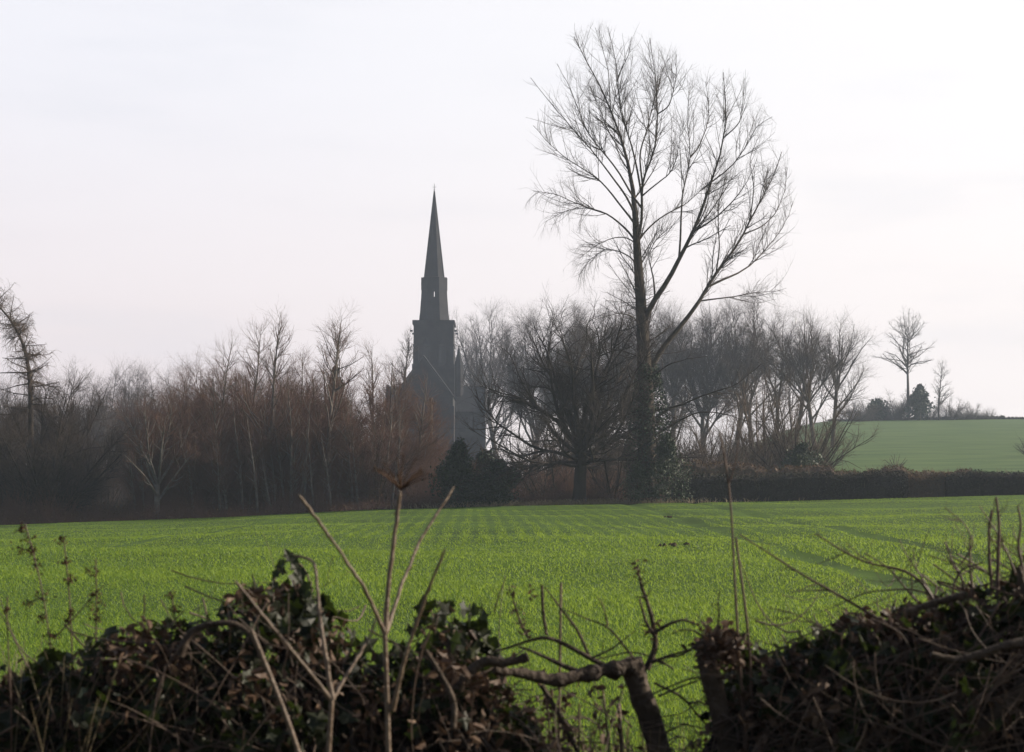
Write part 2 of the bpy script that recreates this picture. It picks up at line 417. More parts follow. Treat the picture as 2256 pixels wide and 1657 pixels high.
def gable(x0, x1, y0, y1, ze, zr, axis='x'):
    """closed roof prism, ridge along axis"""
    if axis == 'x':
        ym = (y0 + y1) / 2
        v = np.array([[x0, y0, ze], [x1, y0, ze], [x1, y1, ze], [x0, y1, ze], [x0, ym, zr], [x1, ym, zr]])
        return [(v, np.array([[0, 1, 5, 4], [2, 3, 4, 5], [0, 3, 2, 1]])), (v, np.array([[0, 4, 3], [1, 2, 5]]))]
    xm = (x0 + x1) / 2
    v = np.array([[x0, y0, ze], [x1, y0, ze], [x1, y1, ze], [x0, y1, ze], [xm, y0, zr], [xm, y1, zr]])
    return [(v, np.array([[1, 2, 5, 4], [3, 0, 4, 5], [0, 3, 2, 1]])), (v, np.array([[0, 1, 4], [2, 3, 5]]))]
def lancet(x, y, z0, w, h, n=6):
    """pointed window outline facing the viewer, thin slab"""
    pts = [(-w / 2, 0), (w / 2, 0), (w / 2, h * 0.68)]
    for k in range(1, n): t = k / n; pts.append((w / 2 * (1 - t), h * (0.68 + 0.32 * math.sin(t * math.pi / 2))))
    pts.append((0, h))
    for k in range(n - 1, 0, -1): t = k / n; pts.append((-w / 2 * (1 - t), h * (0.68 + 0.32 * math.sin(t * math.pi / 2))))
    pts.append((-w / 2, h * 0.68))
    v = np.array([[x + a, y, z0 + b] for a, b in pts]); k = len(pts)
    v2 = v + np.array([0, 0.25, 0])
    j = np.arange(k)
    return [(v, np.arange(k)[None]), (np.r_[v, v2], np.stack([j, (j + 1) % k, k + (j + 1) % k, k + j], 1))]

CD = 300.0
def church():
    cx, cyy = PX(952, CD), CD + 3.3
    g = float(T(cx, CD)) - 0.3
    r = thing('church', (cx, cyy, g), 'dark stone church with a tall pointed spire rising above the bare trees', 'church')
    loc = (cx, cyy, g)
    z = lambda py: PZ(py, CD)
    def part(name, pieces, mat, parent=r, sm=False): return mesh_obj(name, pieces, M[mat], parent, sm, loc)
    tw = 44 / FPX * CD                              # half width of the tower
    # tower with string courses and a shallow parapet
    tp = [box(cx - tw, cx + tw, cyy - tw, cyy + tw, g, z(712))]
    for zz, e in ((z(760), .12), (z(845), .15)): tp.append(box(cx - tw - e, cx + tw + e, cyy - tw - e, cyy + tw + e, zz, zz + .3))
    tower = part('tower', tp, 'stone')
    tl = []
    for sy in (-1, 1):
        tl.append(box(cx - tw - .18, cx + tw + .18, cyy + sy * (tw - .2) - .38, cyy + sy * (tw - .2) + .38, z(712) + .003, z(703)))
    for sx in (-1, 1):
        tl.append(box(cx + sx * (tw - .2) - .38, cx + sx * (tw - .2) + .38, cyy - tw + .185, cyy + tw - .185, z(712) + .003, z(703)))
    part('parapet', tl, 'stone', tower)
    for sx in (-1, 1):
        for sy in (-1, 1):
            part('gargoyle', [box(cx + sx * (tw + .15), cx + sx * (tw + .55), cyy + sy * (tw - .5) - .14, cyy + sy * (tw - .5) + .14, z(728), z(724))], 'stone', tower)
            part('buttress', [box(cx + sx * (tw - .4) - .6, cx + sx * (tw - .4) + .6, cyy + sy * (tw + .45) - .445, cyy + sy * (tw + .45) + .445, g, z(800)),
                              box(cx + sx * (tw - .4) - .45, cx + sx * (tw - .4) + .45, cyy + sy * (tw + .3) - .3, cyy + sy * (tw + .3) + .3, z(800) + .003, z(765))], 'stone', tower)
    for sx in (-1, 1):
        w = part('window', lancet(cx + sx * 1.3, cyy - tw - .06, z(800), 1.1, 4.2), 'darkglass', tower)
    # octagonal drum with a see-through lancet, flaring to the tower
    k = 1 / math.cos(math.pi / 8)
    r0, r1, r2 = 34 / FPX * CD * k, 28.5 / FPX * CD * k, 28.5 / FPX * CD * k
    n = 8
    zs = [z(712), z(680), z(650), z(633)]
    rs = [34.5, 31, 28.8, 28]
    dr = []
    a = math.pi / 8 + np.arange(8) * math.pi / 4
    # walls: two opposite faces (towards and away from us) carry the slit opening
    for q in range(3):
        ra, rb = rs[q] / FPX * CD * k, rs[q + 1] / FPX * CD * k
        for f in range(8):
            a0, a1 = a[f], a[(f + 1) % 8]
            mid = (a0 + a1) / 2 if f != 7 else a[7] + math.pi / 8
            facing = abs(abs(math.sin(mid)) - 1) < 0.05
            c = np.array([[cx + ra * math.cos(a0), cyy + ra * math.sin(a0), zs[q]], [cx + ra * math.cos(a1), cyy + ra * math.sin(a1), zs[q]],
                          [cx + rb * math.cos(a1), cyy + rb * math.sin(a1), zs[q + 1]], [cx + rb * math.cos(a0), cyy + rb * math.sin(a0), zs[q + 1]]])
            if facing and q == 2:
                s = 0.42
                l0 = c[0] + (c[1] - c[0]) * s; l1 = c[0] + (c[1] - c[0]) * (1 - s); h1 = c[3] + (c[2] - c[3]) * (1 - s); h0 = c[3] + (c[2] - c[3]) * s
                dr.append((np.array([c[0], l0, h0, c[3]]), np.array([[0, 1, 2, 3]])))
                dr.append((np.array([l1, c[1], c[2], h1]), np.array([[0, 1, 2, 3]])))
            else: dr.append((c, np.array([[0, 1, 2, 3]])))
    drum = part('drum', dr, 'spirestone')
    collar = [frustum(cx, cyy, z(633), z(606), 28.8 / FPX * CD * k, 28.8 / FPX * CD * k), frustum(cx, cyy, z(606), z(604), 28.8 / FPX * CD * k, 20 / FPX * CD * k), frustum(cx, cyy, z(633) - .001, z(633), 20 / FPX * CD * k, 28.8 / FPX * CD * k)]
    # a lit slit in the collar too is the top of the same opening, so the collar is open only below
    part('collar', collar, 'spirestone', drum)
    sp = [frustum(cx, cyy, z(606), z(412), 21.5 / FPX * CD * k, 0.06)]
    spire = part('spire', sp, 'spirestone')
    ribs = []
    for f in range(8):
        ra = 21.5 / FPX * CD * k
        ribs.append(tube(np.array([[cx + ra * math.cos(a[f]), cyy + ra * math.sin(a[f]), z(606)], [cx + .06 * math.cos(a[f]), cyy + .06 * math.sin(a[f]), z(412)]]), np.array([.11, .05]), 5))
    part('rib', ribs, 'spirestone', spire)
    fin = [tube(np.array([[cx, cyy, z(413)], [cx, cyy, z(396)]]), np.array([.06, .035]), 6), box(cx - .3, cx + .3, cyy - .04, cyy + .04, z(404.2), z(403.4)), box(cx - .16, cx + .16, cyy - .05, cyy + .05, z(410), z(409.3))]
    part('cross_finial', fin, 'iron', spire)
    # stair turret with its pointed cap
    tx = PX(1007, CD)
    tr = part('stair_turret', [frustum(tx, cyy - 1.2, g, z(805), .75, .75)], 'stone')
    part('turret_cap', [frustum(tx, cyy - 1.2, z(805), z(757), .82, .04), (poly_cap(tx, cyy - 1.2, z(805) + .001, .82)[0], poly_cap(tx, cyy - 1.2, 0, .8)[1])], 'slate', tr)
    # transepts: ridges run across the view
    for sx, ex in ((-1, 848), (1, 1066)):
        x0, x1 = sorted((cx + sx * (tw - .1), PX(ex, CD)))
        ze, zr = z(905), z(846)
        wing = part('transept', [box(x0, x1, cyy - 4.2, cyy + 4.2, g, ze)], 'stone')
        part('roof', gable(x0 - .15, x1 + .15, cyy - 4.6, cyy + 4.6, ze + .004, zr), 'slate', wing)
        xe = x1 if sx > 0 else x0
        cp = []
        for s in (-1, 1):
            cp.append(tube(np.array([[xe, cyy + s * 4.7, ze], [xe, cyy, zr + .15]]), np.array([.22, .22]), 4))
        part('coping', cp, 'stone', wing)
        for t in (0.3, 0.7):
            part('window', lancet(x0 + (x1 - x0) * t, cyy - 4.26, z(950), 1.0, 2.7), 'darkglass', wing)
    # chancel: gable end faces us
    gx_, hw = PX(938, CD), 62 / FPX * CD
    ze, zr = z(880), z(797)
    y0, y1 = cyy - 15.5, cyy - tw - .01
    ch = part('chancel', [box(gx_ - hw, gx_ + hw, y0, y1, g, ze)], 'stone')
    part('roof', gable(gx_ - hw - .3, gx_ + hw + .3, y0 + .36, y1, ze + .004, zr, 'y'), 'slate', ch)
    gw = gable(gx_ - hw, gx_ + hw, y0 - .05, y0 + .35, ze + .002, zr + .15, 'y')
    part('gable_wall', gw, 'stone', ch)
    for s in (-1, 1):
        part('coping', [tube(np.array([[gx_ + s * (hw + .2), y0 + .1, ze], [gx_, y0 + .1, zr + .3]]), np.array([.13, .13]), 4)], 'stone', ch)
    wn = part('window', lancet(gx_, y0 - .1, z(965), 2.6, 5.6), 'darkglass', ch)
    part('mullion', [box(gx_ + t - .09, gx_ + t + .09, y0 - .22, y0 - .11, z(965), z(965) + 4.4) for t in (-.65, 0, .65)], 'coping', wn)
    for s in (-1, 1):
        part('buttress', [box(gx_ + s * (hw - .2) - .4, gx_ + s * (hw - .2) + .4, y0 - .95, y0 - .003, g, z(900))], 'stone', ch)
church()

# ------------------------------------------------------------------ trees
def tree(name, px, d, top, spec, label, group, seed, mats=('bark', 'twig'), lean=0.0, cat='tree', base=None):
    """a bare tree built where it stands: trunk with limbs as one part, the twigs of the crown as the other"""
    rg = np.random.default_rng(seed)
    x = PX(px, d); g = float(T(x, d)) - 0.12
    H = PZ(top, d) - g
    wood, twigs, leaves = spec(rg, H, lean)
    r = thing(name, (x, d, g), label, cat, group)
    mesh_obj('trunk', wood, M[mats[0]], r)
    mesh_obj('crown', twigs, M[mats[1]], r)
    if leaves: mesh_obj('ivy', leaves, M['ivyfar'], r)
    return r

def line(p0, d0, ln, n, rg, wob=0.06, trop=0.0):
    p = np.array(p0, float); d = unit(np.array(d0, float)); out = [p]
    for k in range(n):
        d = unit(d + wob * rg.normal(size=3) + np.array([0, 0, trop])); p = p + d * ln / n; out.append(p)
    return np.array(out)

def sp_slender(wide=0.22, low=0.22, dens=1.0, fine=0.008, th=1.0, ang=(28, 58), fall=0.72, trop=0.10, wob=0.09):
    """birch or alder: one straight stem, upswept branches, fine twigs"""
    def f(rg, H, lean):
        st = line((0, 0, 0), (lean, 0.02 * rg.normal(), 1), H * 0.97, 12, rg, 0.035)
        r = np.linspace(0.0125 * H + .02, 0.008, 13) * th
        Pt, Rd = st[None], r[None]
        b1 = spawn(Pt, Rd, rg, n=int((30 + H * 2.2) * dens), t0=low, t1=0.97, ang=ang, rel=(wide * 0.75, wide * 1.35), fall=fall, rad=0.0035 * H * th, trop=trop, wob=wob, seg=5)
        b2 = spawn(*b1, rg, per_m=4.6 * dens, t0=0.15, ang=(25, 55), length=(0.5, 1.25), fall=0.3, rad=0.011 * th, trop=0.09, wob=0.12, seg=4)
        b3 = spawn(*b2, rg, per_m=4.2 * dens, t0=0.1, ang=(20, 55), length=(0.25, 0.7), fall=0.2, rad=fine, trop=0.07, wob=0.14, seg=3)
        return [tube(Pt, Rd, 7), tube(*b1, 4)], [tube(*b2, 3), tube(*b3, 3)], None
    return f
def sp_bush(spread=0.55, stems=9, dens=1.0, fine=0.008, maxang=55):
    """many stems from the ground, rounded twiggy crown"""
    def f(rg, H, lean):
        S = []
        for k in range(stems):
            az = 2 * math.pi * (k + rg.random() * .7) / stems; an = R(maxang) * math.sqrt(rg.random())
            l = H * (1.0 - 0.25 * (an / R(maxang)) ** 2) * (0.85 + 0.2 * rg.random())
            S.append(line((0.12 * math.cos(az), 0.12 * math.sin(az), 0), (math.sin(an) * math.cos(az) * spread * 1.4 + lean, math.sin(an) * math.sin(az) * spread * 1.4, math.cos(an)), l * 0.9, 8, rg, 0.07, 0.02))
        Pt = np.array(S); Rd = np.tile(np.linspace(0.008 * H + .015, 0.008, 9), (stems, 1))
        b1 = spawn(Pt, Rd, rg, per_m=3.2 * dens, t0=0.12, ang=(25, 60), rel=(0.16, 0.36), fall=0.45, rad=0.02, trop=0.06, wob=0.13, seg=5)
        b2 = spawn(*b1, rg, per_m=4.6 * dens, t0=0.1, ang=(25, 65), length=(0.4, 1.0), fall=0.3, rad=0.011, trop=0.05, wob=0.15, seg=4)
        b3 = spawn(*b2, rg, per_m=4.2 * dens, t0=0.1, ang=(25, 60), length=(0.2, 0.6), fall=0.2, rad=fine, trop=0.05, wob=0.15, seg=3)
        return [tube(Pt, Rd, 6), tube(*b1, 4)], [tube(*b2, 3), tube(*b3, 3)], None
    return f
def sp_spread(bole=0.3, limbs=9, cone=48, wide=0.62, dens=1.0, fine=0.012, twist=0.12, ivy=0.0, trop=0.05, scale=1.0, b2len=(1.0, 2.4), b3len=(0.4, 1.1), br=0.022):
    """oak, beech or ash: a bole dividing into spreading limbs"""
    def f(rg, H, lean):
        bl = line((0, 0, 0), (lean, 0, 1), H * bole, 6, rg, 0.03)
        br0 = (0.018 * H + 0.03) * br / 0.022
        Pt0 = bl[None]; Rd0 = np.linspace(br0 * 1.25, br0 * 0.85, 7)[None]
        S, RR = [], []
        for k in range(limbs):
            az = 2 * math.pi * (k * 0.381966 + 0.1 * rg.random()); an = R(cone) * math.sqrt((k + 0.5) / limbs)
            s0 = bl[-1] if k < limbs * .6 else bl[-2 - (k % 3)]
            l = H * (1 - bole) * (1.02 - (1 - wide) * (an / R(cone)) ** 1.5) * (0.9 + 0.16 * rg.random())
            S.append(line(s0, (math.sin(an) * math.cos(az), math.sin(an) * math.sin(az), math.cos(an)), l, 9, rg, twist, trop))
            RR.append(np.linspace(br0 * 0.55, 0.012, 10))
        Pt, Rd = np.array(S), np.array(RR)
        b1 = spawn(Pt, Rd, rg, per_m=1.5 * dens / scale, t0=0.2, ang=(25, 55), rel=(0.22, 0.45), fall=0.5, rad=0.045 * scale, trop=trop, wob=twist, seg=6)
        b2 = spawn(*b1, rg, per_m=2.2 * dens / scale, t0=0.15, ang=(25, 60), length=b2len, fall=0.35, rad=0.02 * scale, trop=trop, wob=twist * 1.2, seg=5)
        b3 = spawn(*b2, rg, per_m=3.0 * dens / scale, t0=0.1, ang=(25, 60), length=b3len, fall=0.2, rad=fine, trop=trop, wob=0.15, seg=3)
        lv = None
        if ivy:
            K = 2500; t = rg.random(K) ** 0.8 * H * ivy; a = rg.random(K) * 6.283; rr = (0.3 + 0.9 * rg.random(K)) * (1.1 - t / (H * ivy) * .6)
            lv = [leaf_cloud(np.stack([rr * np.cos(a), rr * np.sin(a), t], 1), rg, (0.08, 0.14))]
        return [tube(Pt0, Rd0, 9), tube(Pt, Rd, 6), tube(*b1, 4)], [tube(*b2, 3), tube(*b3, 3)], lv
    return f

# --- the tall poplar at the field edge, its limbs following those of the tree in the photograph
BD = 98.0
def tall_tree():
    rg = np.random.default_rng(11)
    x0 = PX(1421, BD); g = float(T(x0, BD)) - 0.1
    loc = np.array([x0, BD, g])
    q = lambda px, py, dy=0.0: P(px / SS, py / SS, BD) * (1 + dy / BD) + np.array([0, 0, EYE * (-dy / BD)])
    limbs = [  # (points in photo pixels, start width px, end width px, end depth offset m)
        ([(1425, 1095), (1426, 1000), (1424, 900), (1420, 800), (1416, 720), (1411, 650), (1407, 590), (1402, 531), (1401, 472), (1397, 413), (1394, 378), (1378, 338), (1354, 252), (1342, 220), (1303, 157), (1264, 82)], 46, 2, 1.5),
        ([(1418, 712), (1424, 680), (1441, 655), (1464, 637), (1484, 602), (1496, 559), (1523, 527), (1535, 504), (1547, 452), (1563, 413), (1578, 362), (1598, 311), (1600, 244), (1594, 160)], 20, 2, -3),
        ([(1428, 830), (1440, 790), (1457, 763), (1501, 720), (1530, 683), (1548, 651), (1566, 618), (1586, 586), (1622, 547), (1645, 508), (1657, 468), (1669, 449), (1693, 417), (1712, 378), (1722, 335)], 19, 2, 3),
        ([(1408, 540), (1411, 512), (1417, 472), (1413, 433), (1411, 397), (1429, 366), (1445, 331), (1449, 275), (1447, 197), (1433, 85)], 11, 2, -2.5),
        ([(1399, 440), (1405, 378), (1390, 311), (1374, 275), (1362, 220), (1362, 169), (1354, 118), (1338, 60)], 8, 1.6, -1),
        ([(1411, 400), (1407, 335), (1425, 291), (1437, 236), (1452, 180), (1470, 130)], 7, 1.5, 2.5),
        ([(1395, 450), (1390, 429), (1366, 382), (1335, 342), (1299, 303), (1281, 262), (1260, 201), (1228, 142)], 8, 1.5, 2),
        ([(1400, 470), (1390, 445), (1354, 397), (1307, 335), (1268, 291), (1220, 236), (1169, 172)], 8, 1.5, -2.5),
        ([(1402, 510), (1394, 484), (1366, 453), (1335, 409), (1307, 386), (1256, 354), (1210, 320), (1175, 275)], 8, 1.5, -4),
        ([(1403, 545), (1394, 519), (1366, 492), (1335, 468), (1291, 457), (1244, 437), (1220, 425), (1175, 421)], 8, 1.5, 1.5),
        ([(1335, 468), (1291, 457), (1255, 462), (1225, 475), (1200, 490)], 4, 1.2, 2.5),
        ([(1404, 535), (1380, 522), (1354, 523), (1315, 539), (1275, 571)], 5, 1.2, -1.5),
        ([(1406, 590), (1397, 571), (1370, 555), (1335, 547), (1299, 571), (1275, 606)], 6, 1.2, 1.5),
        ([(1445, 650), (1441, 620), (1437, 598), (1425, 563), (1450, 520), (1490, 490)], 7, 1.5, 2),
        ([(1415, 720), (1395, 697), (1363, 689), (1320, 702)], 7, 1.5, -2),
        ([(1425, 850), (1447, 822), (1472, 803), (1508, 792), (1560, 785)], 7, 1.5, -2.5),
        ([(1440, 930), (1501, 894), (1545, 872), (1625, 847), (1676, 803)], 10, 2, -3),
        ([(1440, 950), (1501, 923), (1545, 905), (1596, 912), (1650, 930), (1690, 930)], 9, 1.6, -2),
        ([(1548, 655), (1580, 658), (1617, 654), (1664, 645), (1726, 640)], 6, 1.3, 2),
        ([(1575, 615), (1600, 612), (1630, 602), (1665, 575), (1689, 547), (1728, 500), (1748, 445)], 8, 1.5, 5),
        ([(1582, 592), (1586, 543), (1582, 500), (1584, 440), (1600, 390)], 6, 1.5, 1),
        ([(1412, 530), (1421, 508), (1464, 472), (1508, 453), (1551, 413), (1585, 385)], 7, 1.5, 3.5),
        ([(1530, 512), (1540, 505), (1582, 476), (1614, 445), (1645, 405), (1668, 350)], 7, 1.5, -5),
        ([(1566, 405), (1573, 397), (1614, 366), (1641, 327), (1669, 275), (1702, 258)], 6, 1.4, -4),
        ([(1598, 311), (1630, 272), (1637, 220), (1641, 173)], 5, 1.3, -2),
        ([(1496, 560), (1500, 520), (1500, 470), (1505, 410), (1523, 354), (1519, 315), (1513, 256), (1520, 190)], 8, 1.5, 0.5),
        ([(1523, 354), (1539, 327), (1563, 264), (1555, 180)], 5, 1.3, 2),
        ([(1645, 508), (1680, 500), (1710, 470), (1730, 420), (1735, 370)], 5, 1.3, 4),
        ([(1657, 468), (1662, 410), (1650, 350), (1672, 300)], 5, 1.3, 1.5),
        ([(1413, 433), (1440, 410), (1480, 380), (1495, 330), (1500, 280)], 6, 1.3, -3),
        ([(1449, 275), (1475, 235), (1490, 170), (1490, 120)], 5, 1.3, -3),
        ([(1378, 338), (1340, 290), (1318, 230), (1300, 190)], 5, 1.3, -2),
        ([(1342, 220), (1340, 150), (1322, 90), (1312, 62)], 4, 1.3, 1),
        ([(1362, 169), (1385, 120), (1392, 80)], 4, 1.3, -1),
    ]
    wood, PP, RRr = [], [], []
    s = BD / FPX
    for k, (pts, w0, w1, dep) in enumerate(limbs):
        n = len(pts)
        # the leader keeps to its plane low down and bends away from it towards its tip; limbs start where their parent is
        d0_ = 0.0
        if k:                                               # start on the nearest limb built before
            q0 = q(*pts[0]); allp = np.concatenate(PP); j = np.argmin(((allp - q0)[:, [0, 2]] ** 2).sum(1)); d0_ = allp[j, 1] - BD
        p = np.array([q(a, b, d0_ + (dep - d0_ * 0.3) * (i / (n - 1)) ** 1.4) for i, (a, b) in enumerate(pts)])
        if k: p[0] = allp[j]
        p = resample(p, 18)
        p[1:] += rg.normal(size=(17, 3)) * 0.02 * np.linspace(0, 1, 17)[:, None]
        tt = np.linspace(0, 1, 18)
        rad = 0.5 * s * (w1 + (w0 - w1) * (1 - tt) ** 1.45) * (0.74 if w0 > 15 else 0.66)
        if k == 0: rad = 0.5 * s * np.interp(p[:, 2], [PZ(v, BD) for v in (1095, 1060, 900, 700, 560, 440, 380, 250, 80)], [60, 46, 38, 27, 19, 11.5, 8, 4.4, 1.4])
        PP.append(p); RRr.append(rad)
    Pt, Rd = np.array(PP), np.array(RRr)
    wood.append(tube(Pt, Rd, 8))
    OUT = np.array([(1250, 70), (1300, 40), (1345, 36), (1400, 66), (1435, 60), (1500, 98), (1530, 148), (1590, 135), (1640, 165), (1712, 250), (1735, 330), (1752, 450), (1756, 560), (1722, 600), (1732, 640), (1720, 690), (1560, 692), (1545, 645), (1500, 640), (1480, 700),
                    (1300, 720), (1280, 640), (1250, 610), (1252, 545), (1268, 512), (1195, 500), (1148, 420), (1158, 370), (1198, 358), (1160, 280), (1205, 240), (1158, 170), (1185, 155), (1225, 185), (1215, 130), (1248, 150)], float)
    def low(e):
        x, y = e[:, 0] / e[:, 1] * FPX + 1128, HOR - (e[:, 2] - EYE) / e[:, 1] * FPX
        x = x + rg.normal(size=len(e)) * 15; y = y + rg.normal(size=len(e)) * 15
        ins = np.zeros(len(e), bool)
        for (x1, y1), (x2, y2) in zip(OUT, np.roll(OUT, -1, 0)):
            c = ((y1 > y) != (y2 > y)) & (x < (x2 - x1) * (y - y1) / (y2 - y1 + 1e-9) + x1)
            ins ^= c
        return ins
    up = Pt.copy()
    b1 = spawn(Pt, Rd, rg, per_m=2.3, t0=0.32, t1=0.98, ang=(18, 44), length=(1.3, 3.8), fall=0.45, rad=0.026, trop=0.085, wob=0.09, seg=6, keep=low)
    b2 = spawn(*b1, rg, per_m=3.6, t0=0.12, ang=(25, 50), length=(0.6, 1.5), fall=0.35, rad=0.013, trop=0.08, wob=0.12, seg=4, keep=low)
    b1b = spawn(Pt, Rd, rg, per_m=2.2, t0=0.42, t1=1.0, ang=(20, 50), length=(0.6, 1.5), fall=0.3, rad=0.014, trop=0.08, wob=0.12, seg=4, keep=low)
    b3 = spawn(np.concatenate([b2[0], b1b[0]]), np.concatenate([b2[1], b1b[1]]), rg, per_m=3.8, t0=0.1, ang=(22, 55), length=(0.25, 0.7), fall=0.2, rad=0.0078, trop=0.06, wob=0.15, seg=3, keep=low)
    # the drooping sprays on the left side and right edge
    dl = [k for k in (9, 10, 11, 12, 18, 14)]
    dr = spawn(Pt[dl], Rd[dl], rg, per_m=4.0, t0=0.45, ang=(30, 80), length=(0.8, 1.9), fall=0.2, rad=0.012, trop=-0.02, droop=0.5, wob=0.12, seg=5)
    dr2 = spawn(*dr, rg, per_m=3.5, t0=0.2, ang=(20, 50), length=(0.3, 0.8), fall=0.2, rad=0.008, trop=-0.08, droop=0.3, wob=0.12, seg=3)
    lowb = spawn(Pt[[15, 16, 17]], Rd[[15, 16, 17]], rg, per_m=2.0, t0=0.25, ang=(25, 60), length=(0.7, 2.0), fall=0.3, rad=0.015, trop=0.06, wob=0.13, seg=4)
    lowb2 = spawn(*lowb, rg, per_m=3, t0=0.1, ang=(25, 60), length=(0.3, 0.8), rad=0.008, trop=0.05, wob=0.14, seg=3)
    ep = spawn(Pt[:1, :9], Rd[:1, :9], rg, n=170, t0=0.12, t1=0.95, ang=(40, 95), length=(.8, 2.8), fall=.25, rad=.022, radrel=.2, trop=.07, wob=.16, seg=5)
    ep2 = spawn(*ep, rg, per_m=2.6, t0=.15, ang=(25, 65), length=(.4, 1.1), rad=.011, trop=.05, wob=.16, seg=3)
    r = thing('tall_tree', loc, 'tallest bare tree at the far field edge, forking into fine upswept branches', 'tree')
    mesh_obj('trunk', wood + [tube(*b1, 4)], M['bark'], r, True, loc)
    mesh_obj('crown', [tube(*b, 3) for b in (b2, b1b, b3, dr, dr2, lowb, lowb2, ep, ep2)], M['twig'], r, True, loc)
    # ivy climbing the lower trunk
    K = 5200
    py = 1085 - 285 * rg.random(K) ** 0.9
    wd = np.interp(py, [790, 850, 900, 980, 1085], [22, 34, 46, 56, 48]) * s
    a = rg.random(K) * 6.283; rr = wd * (0.35 + 0.65 * np.sqrt(rg.random(K)))
    pos = np.stack([PX(1424, BD) + rr * np.cos(a), BD + rr * np.sin(a), PZ(py, BD)], 1)
    mesh_obj('ivy', [leaf_cloud(pos, rg, (0.09, 0.17))], M['needle'], r, False, loc)
tall_tree()

# --- the dark spreading tree in front of it
def dark_spec(rg, H, lean):
    bl = line((0, 0, 0), (0, 0, 1), H * 0.30, 6, rg, 0.03)
    Pt0 = bl[None]; Rd0 = np.array([[.46, .37, .33, .32, .32, .35, .33]])
    S, RR = [], []
    specs = []
    for k in range(26):
        az = 2 * math.pi * (k * 0.381966) + 0.3 * rg.random()
        an = R(8 + 95 * (k / 25.0) ** 0.85)
        specs.append((az, an))
    for k, (az, an) in enumerate(specs):
        l = H * 0.74 * (1.0 - 0.09 * min(1, an / R(90))) * (0.88 + 0.18 * rg.random())
        s0 = bl[-1] - np.array([0, 0, H * 0.10 * (k / 25.0)])
        S.append(line(s0, (math.sin(an) * math.cos(az), math.sin(an) * math.sin(az), math.cos(an)), l, 10, rg, 0.13, 0.035))
        RR.append(np.linspace(0.17 - 0.003 * k, 0.014, 11))
    Pt, Rd = np.array(S), np.array(RR)
    b1 = spawn(Pt, Rd, rg, per_m=3.0, t0=0.18, ang=(25, 60), rel=(0.2, 0.46), fall=0.45, rad=0.040, trop=0.04, wob=0.16, seg=6)
    b2 = spawn(*b1, rg, per_m=3.0, t0=0.15, ang=(28, 65), length=(0.6, 1.5), fall=0.35, rad=0.022, trop=0.045, wob=0.18, seg=5)
    b3 = spawn(*b2, rg, per_m=3.2, t0=0.1, ang=(28, 65), length=(0.25, 0.7), fall=0.2, rad=0.012, trop=0.04, wob=0.18, seg=3)
    return [tube(Pt0, Rd0, 10), tube(Pt, Rd, 6), tube(*b1, 4)], [tube(*b2, 3), tube(*b3, 3)], None
tree('spreading_tree', 1272, 97.2, 655, dark_spec, 'dark bare tree with a broad domed crown beside the tallest tree', None, 21, ('darktwig', 'darktwig'))

# --- leaning larch and drooping tree at the edge of the wood
def larch():
    rg = np.random.default_rng(31)
    d = 104.0
    pts = [(66, 1120), (67, 980), (68, 880), (64, 800), (50, 745), (25, 700), (-5, 668), (-40, 640)]
    p = resample(np.array([P(a, b, d + 0.5 * i / 7) for i, (a, b) in enumerate(pts)]), 18)
    loc = np.array([p[0][0], d, float(T(p[0][0], d)) - 0.1])
    p[0][2] = loc[2]
    Rd = np.linspace(0.22, 0.03, 18)
    r = thing('larch_tree', loc, 'bare larch with a curved leaning top and drooping side branches', 'tree')
    b1 = spawn(p[None], Rd[None], rg, n=90, t0=0.40, t1=0.98, ang=(65, 100), length=(1.6, 3.2), fall=0.62, rad=0.035, trop=-0.05, wob=0.10, seg=7)
    # branch tips turn up as in a larch
    b1[0][:, :, 2] += (np.linspace(0, 1, 8) ** 2.5)[None] * 0.35
    hang = spawn(*b1, rg, per_m=12, t0=0.05, ang=(50, 100), length=(0.3, 1.1), fall=0.2, rad=0.011, trop=-0.25, droop=0.3, wob=0.1, seg=3)
    hang2 = spawn(*hang, rg, per_m=4.0, t0=0.1, ang=(40, 80), length=(0.15, 0.35), rad=0.007, trop=-0.05, wob=0.1, seg=2)
    mesh_obj('trunk', [tube(p, Rd, 8), tube(*b1, 4)], M['bark'], r, True, loc)
    mesh_obj('crown', [tube(*hang, 3), tube(*hang2, 3)], M['browntwig'], r, True, loc)
larch()
tree('bushy_tree', 112, 101.5, 772, sp_bush(0.60, 26, 1.5, 0.012, 58), 'dark dense bushy tree at the wood edge below the leaning larch', None, 41, ('darktwig', 'twig'))
tree('bushy_tree', 10, 107, 800, sp_bush(0.6, 18, 1.5, 0.010), 'bushy bare tree cut by the photo edge, behind the larch trunk', None, 42, ('darktwig', 'twig'))
tree('bushy_tree', 158, 105, 885, sp_bush(0.55, 16, 1.4, 0.010), 'low bushy tree filling the dip between larch and small roadside tree', None, 43, ('darktwig', 'twig'))

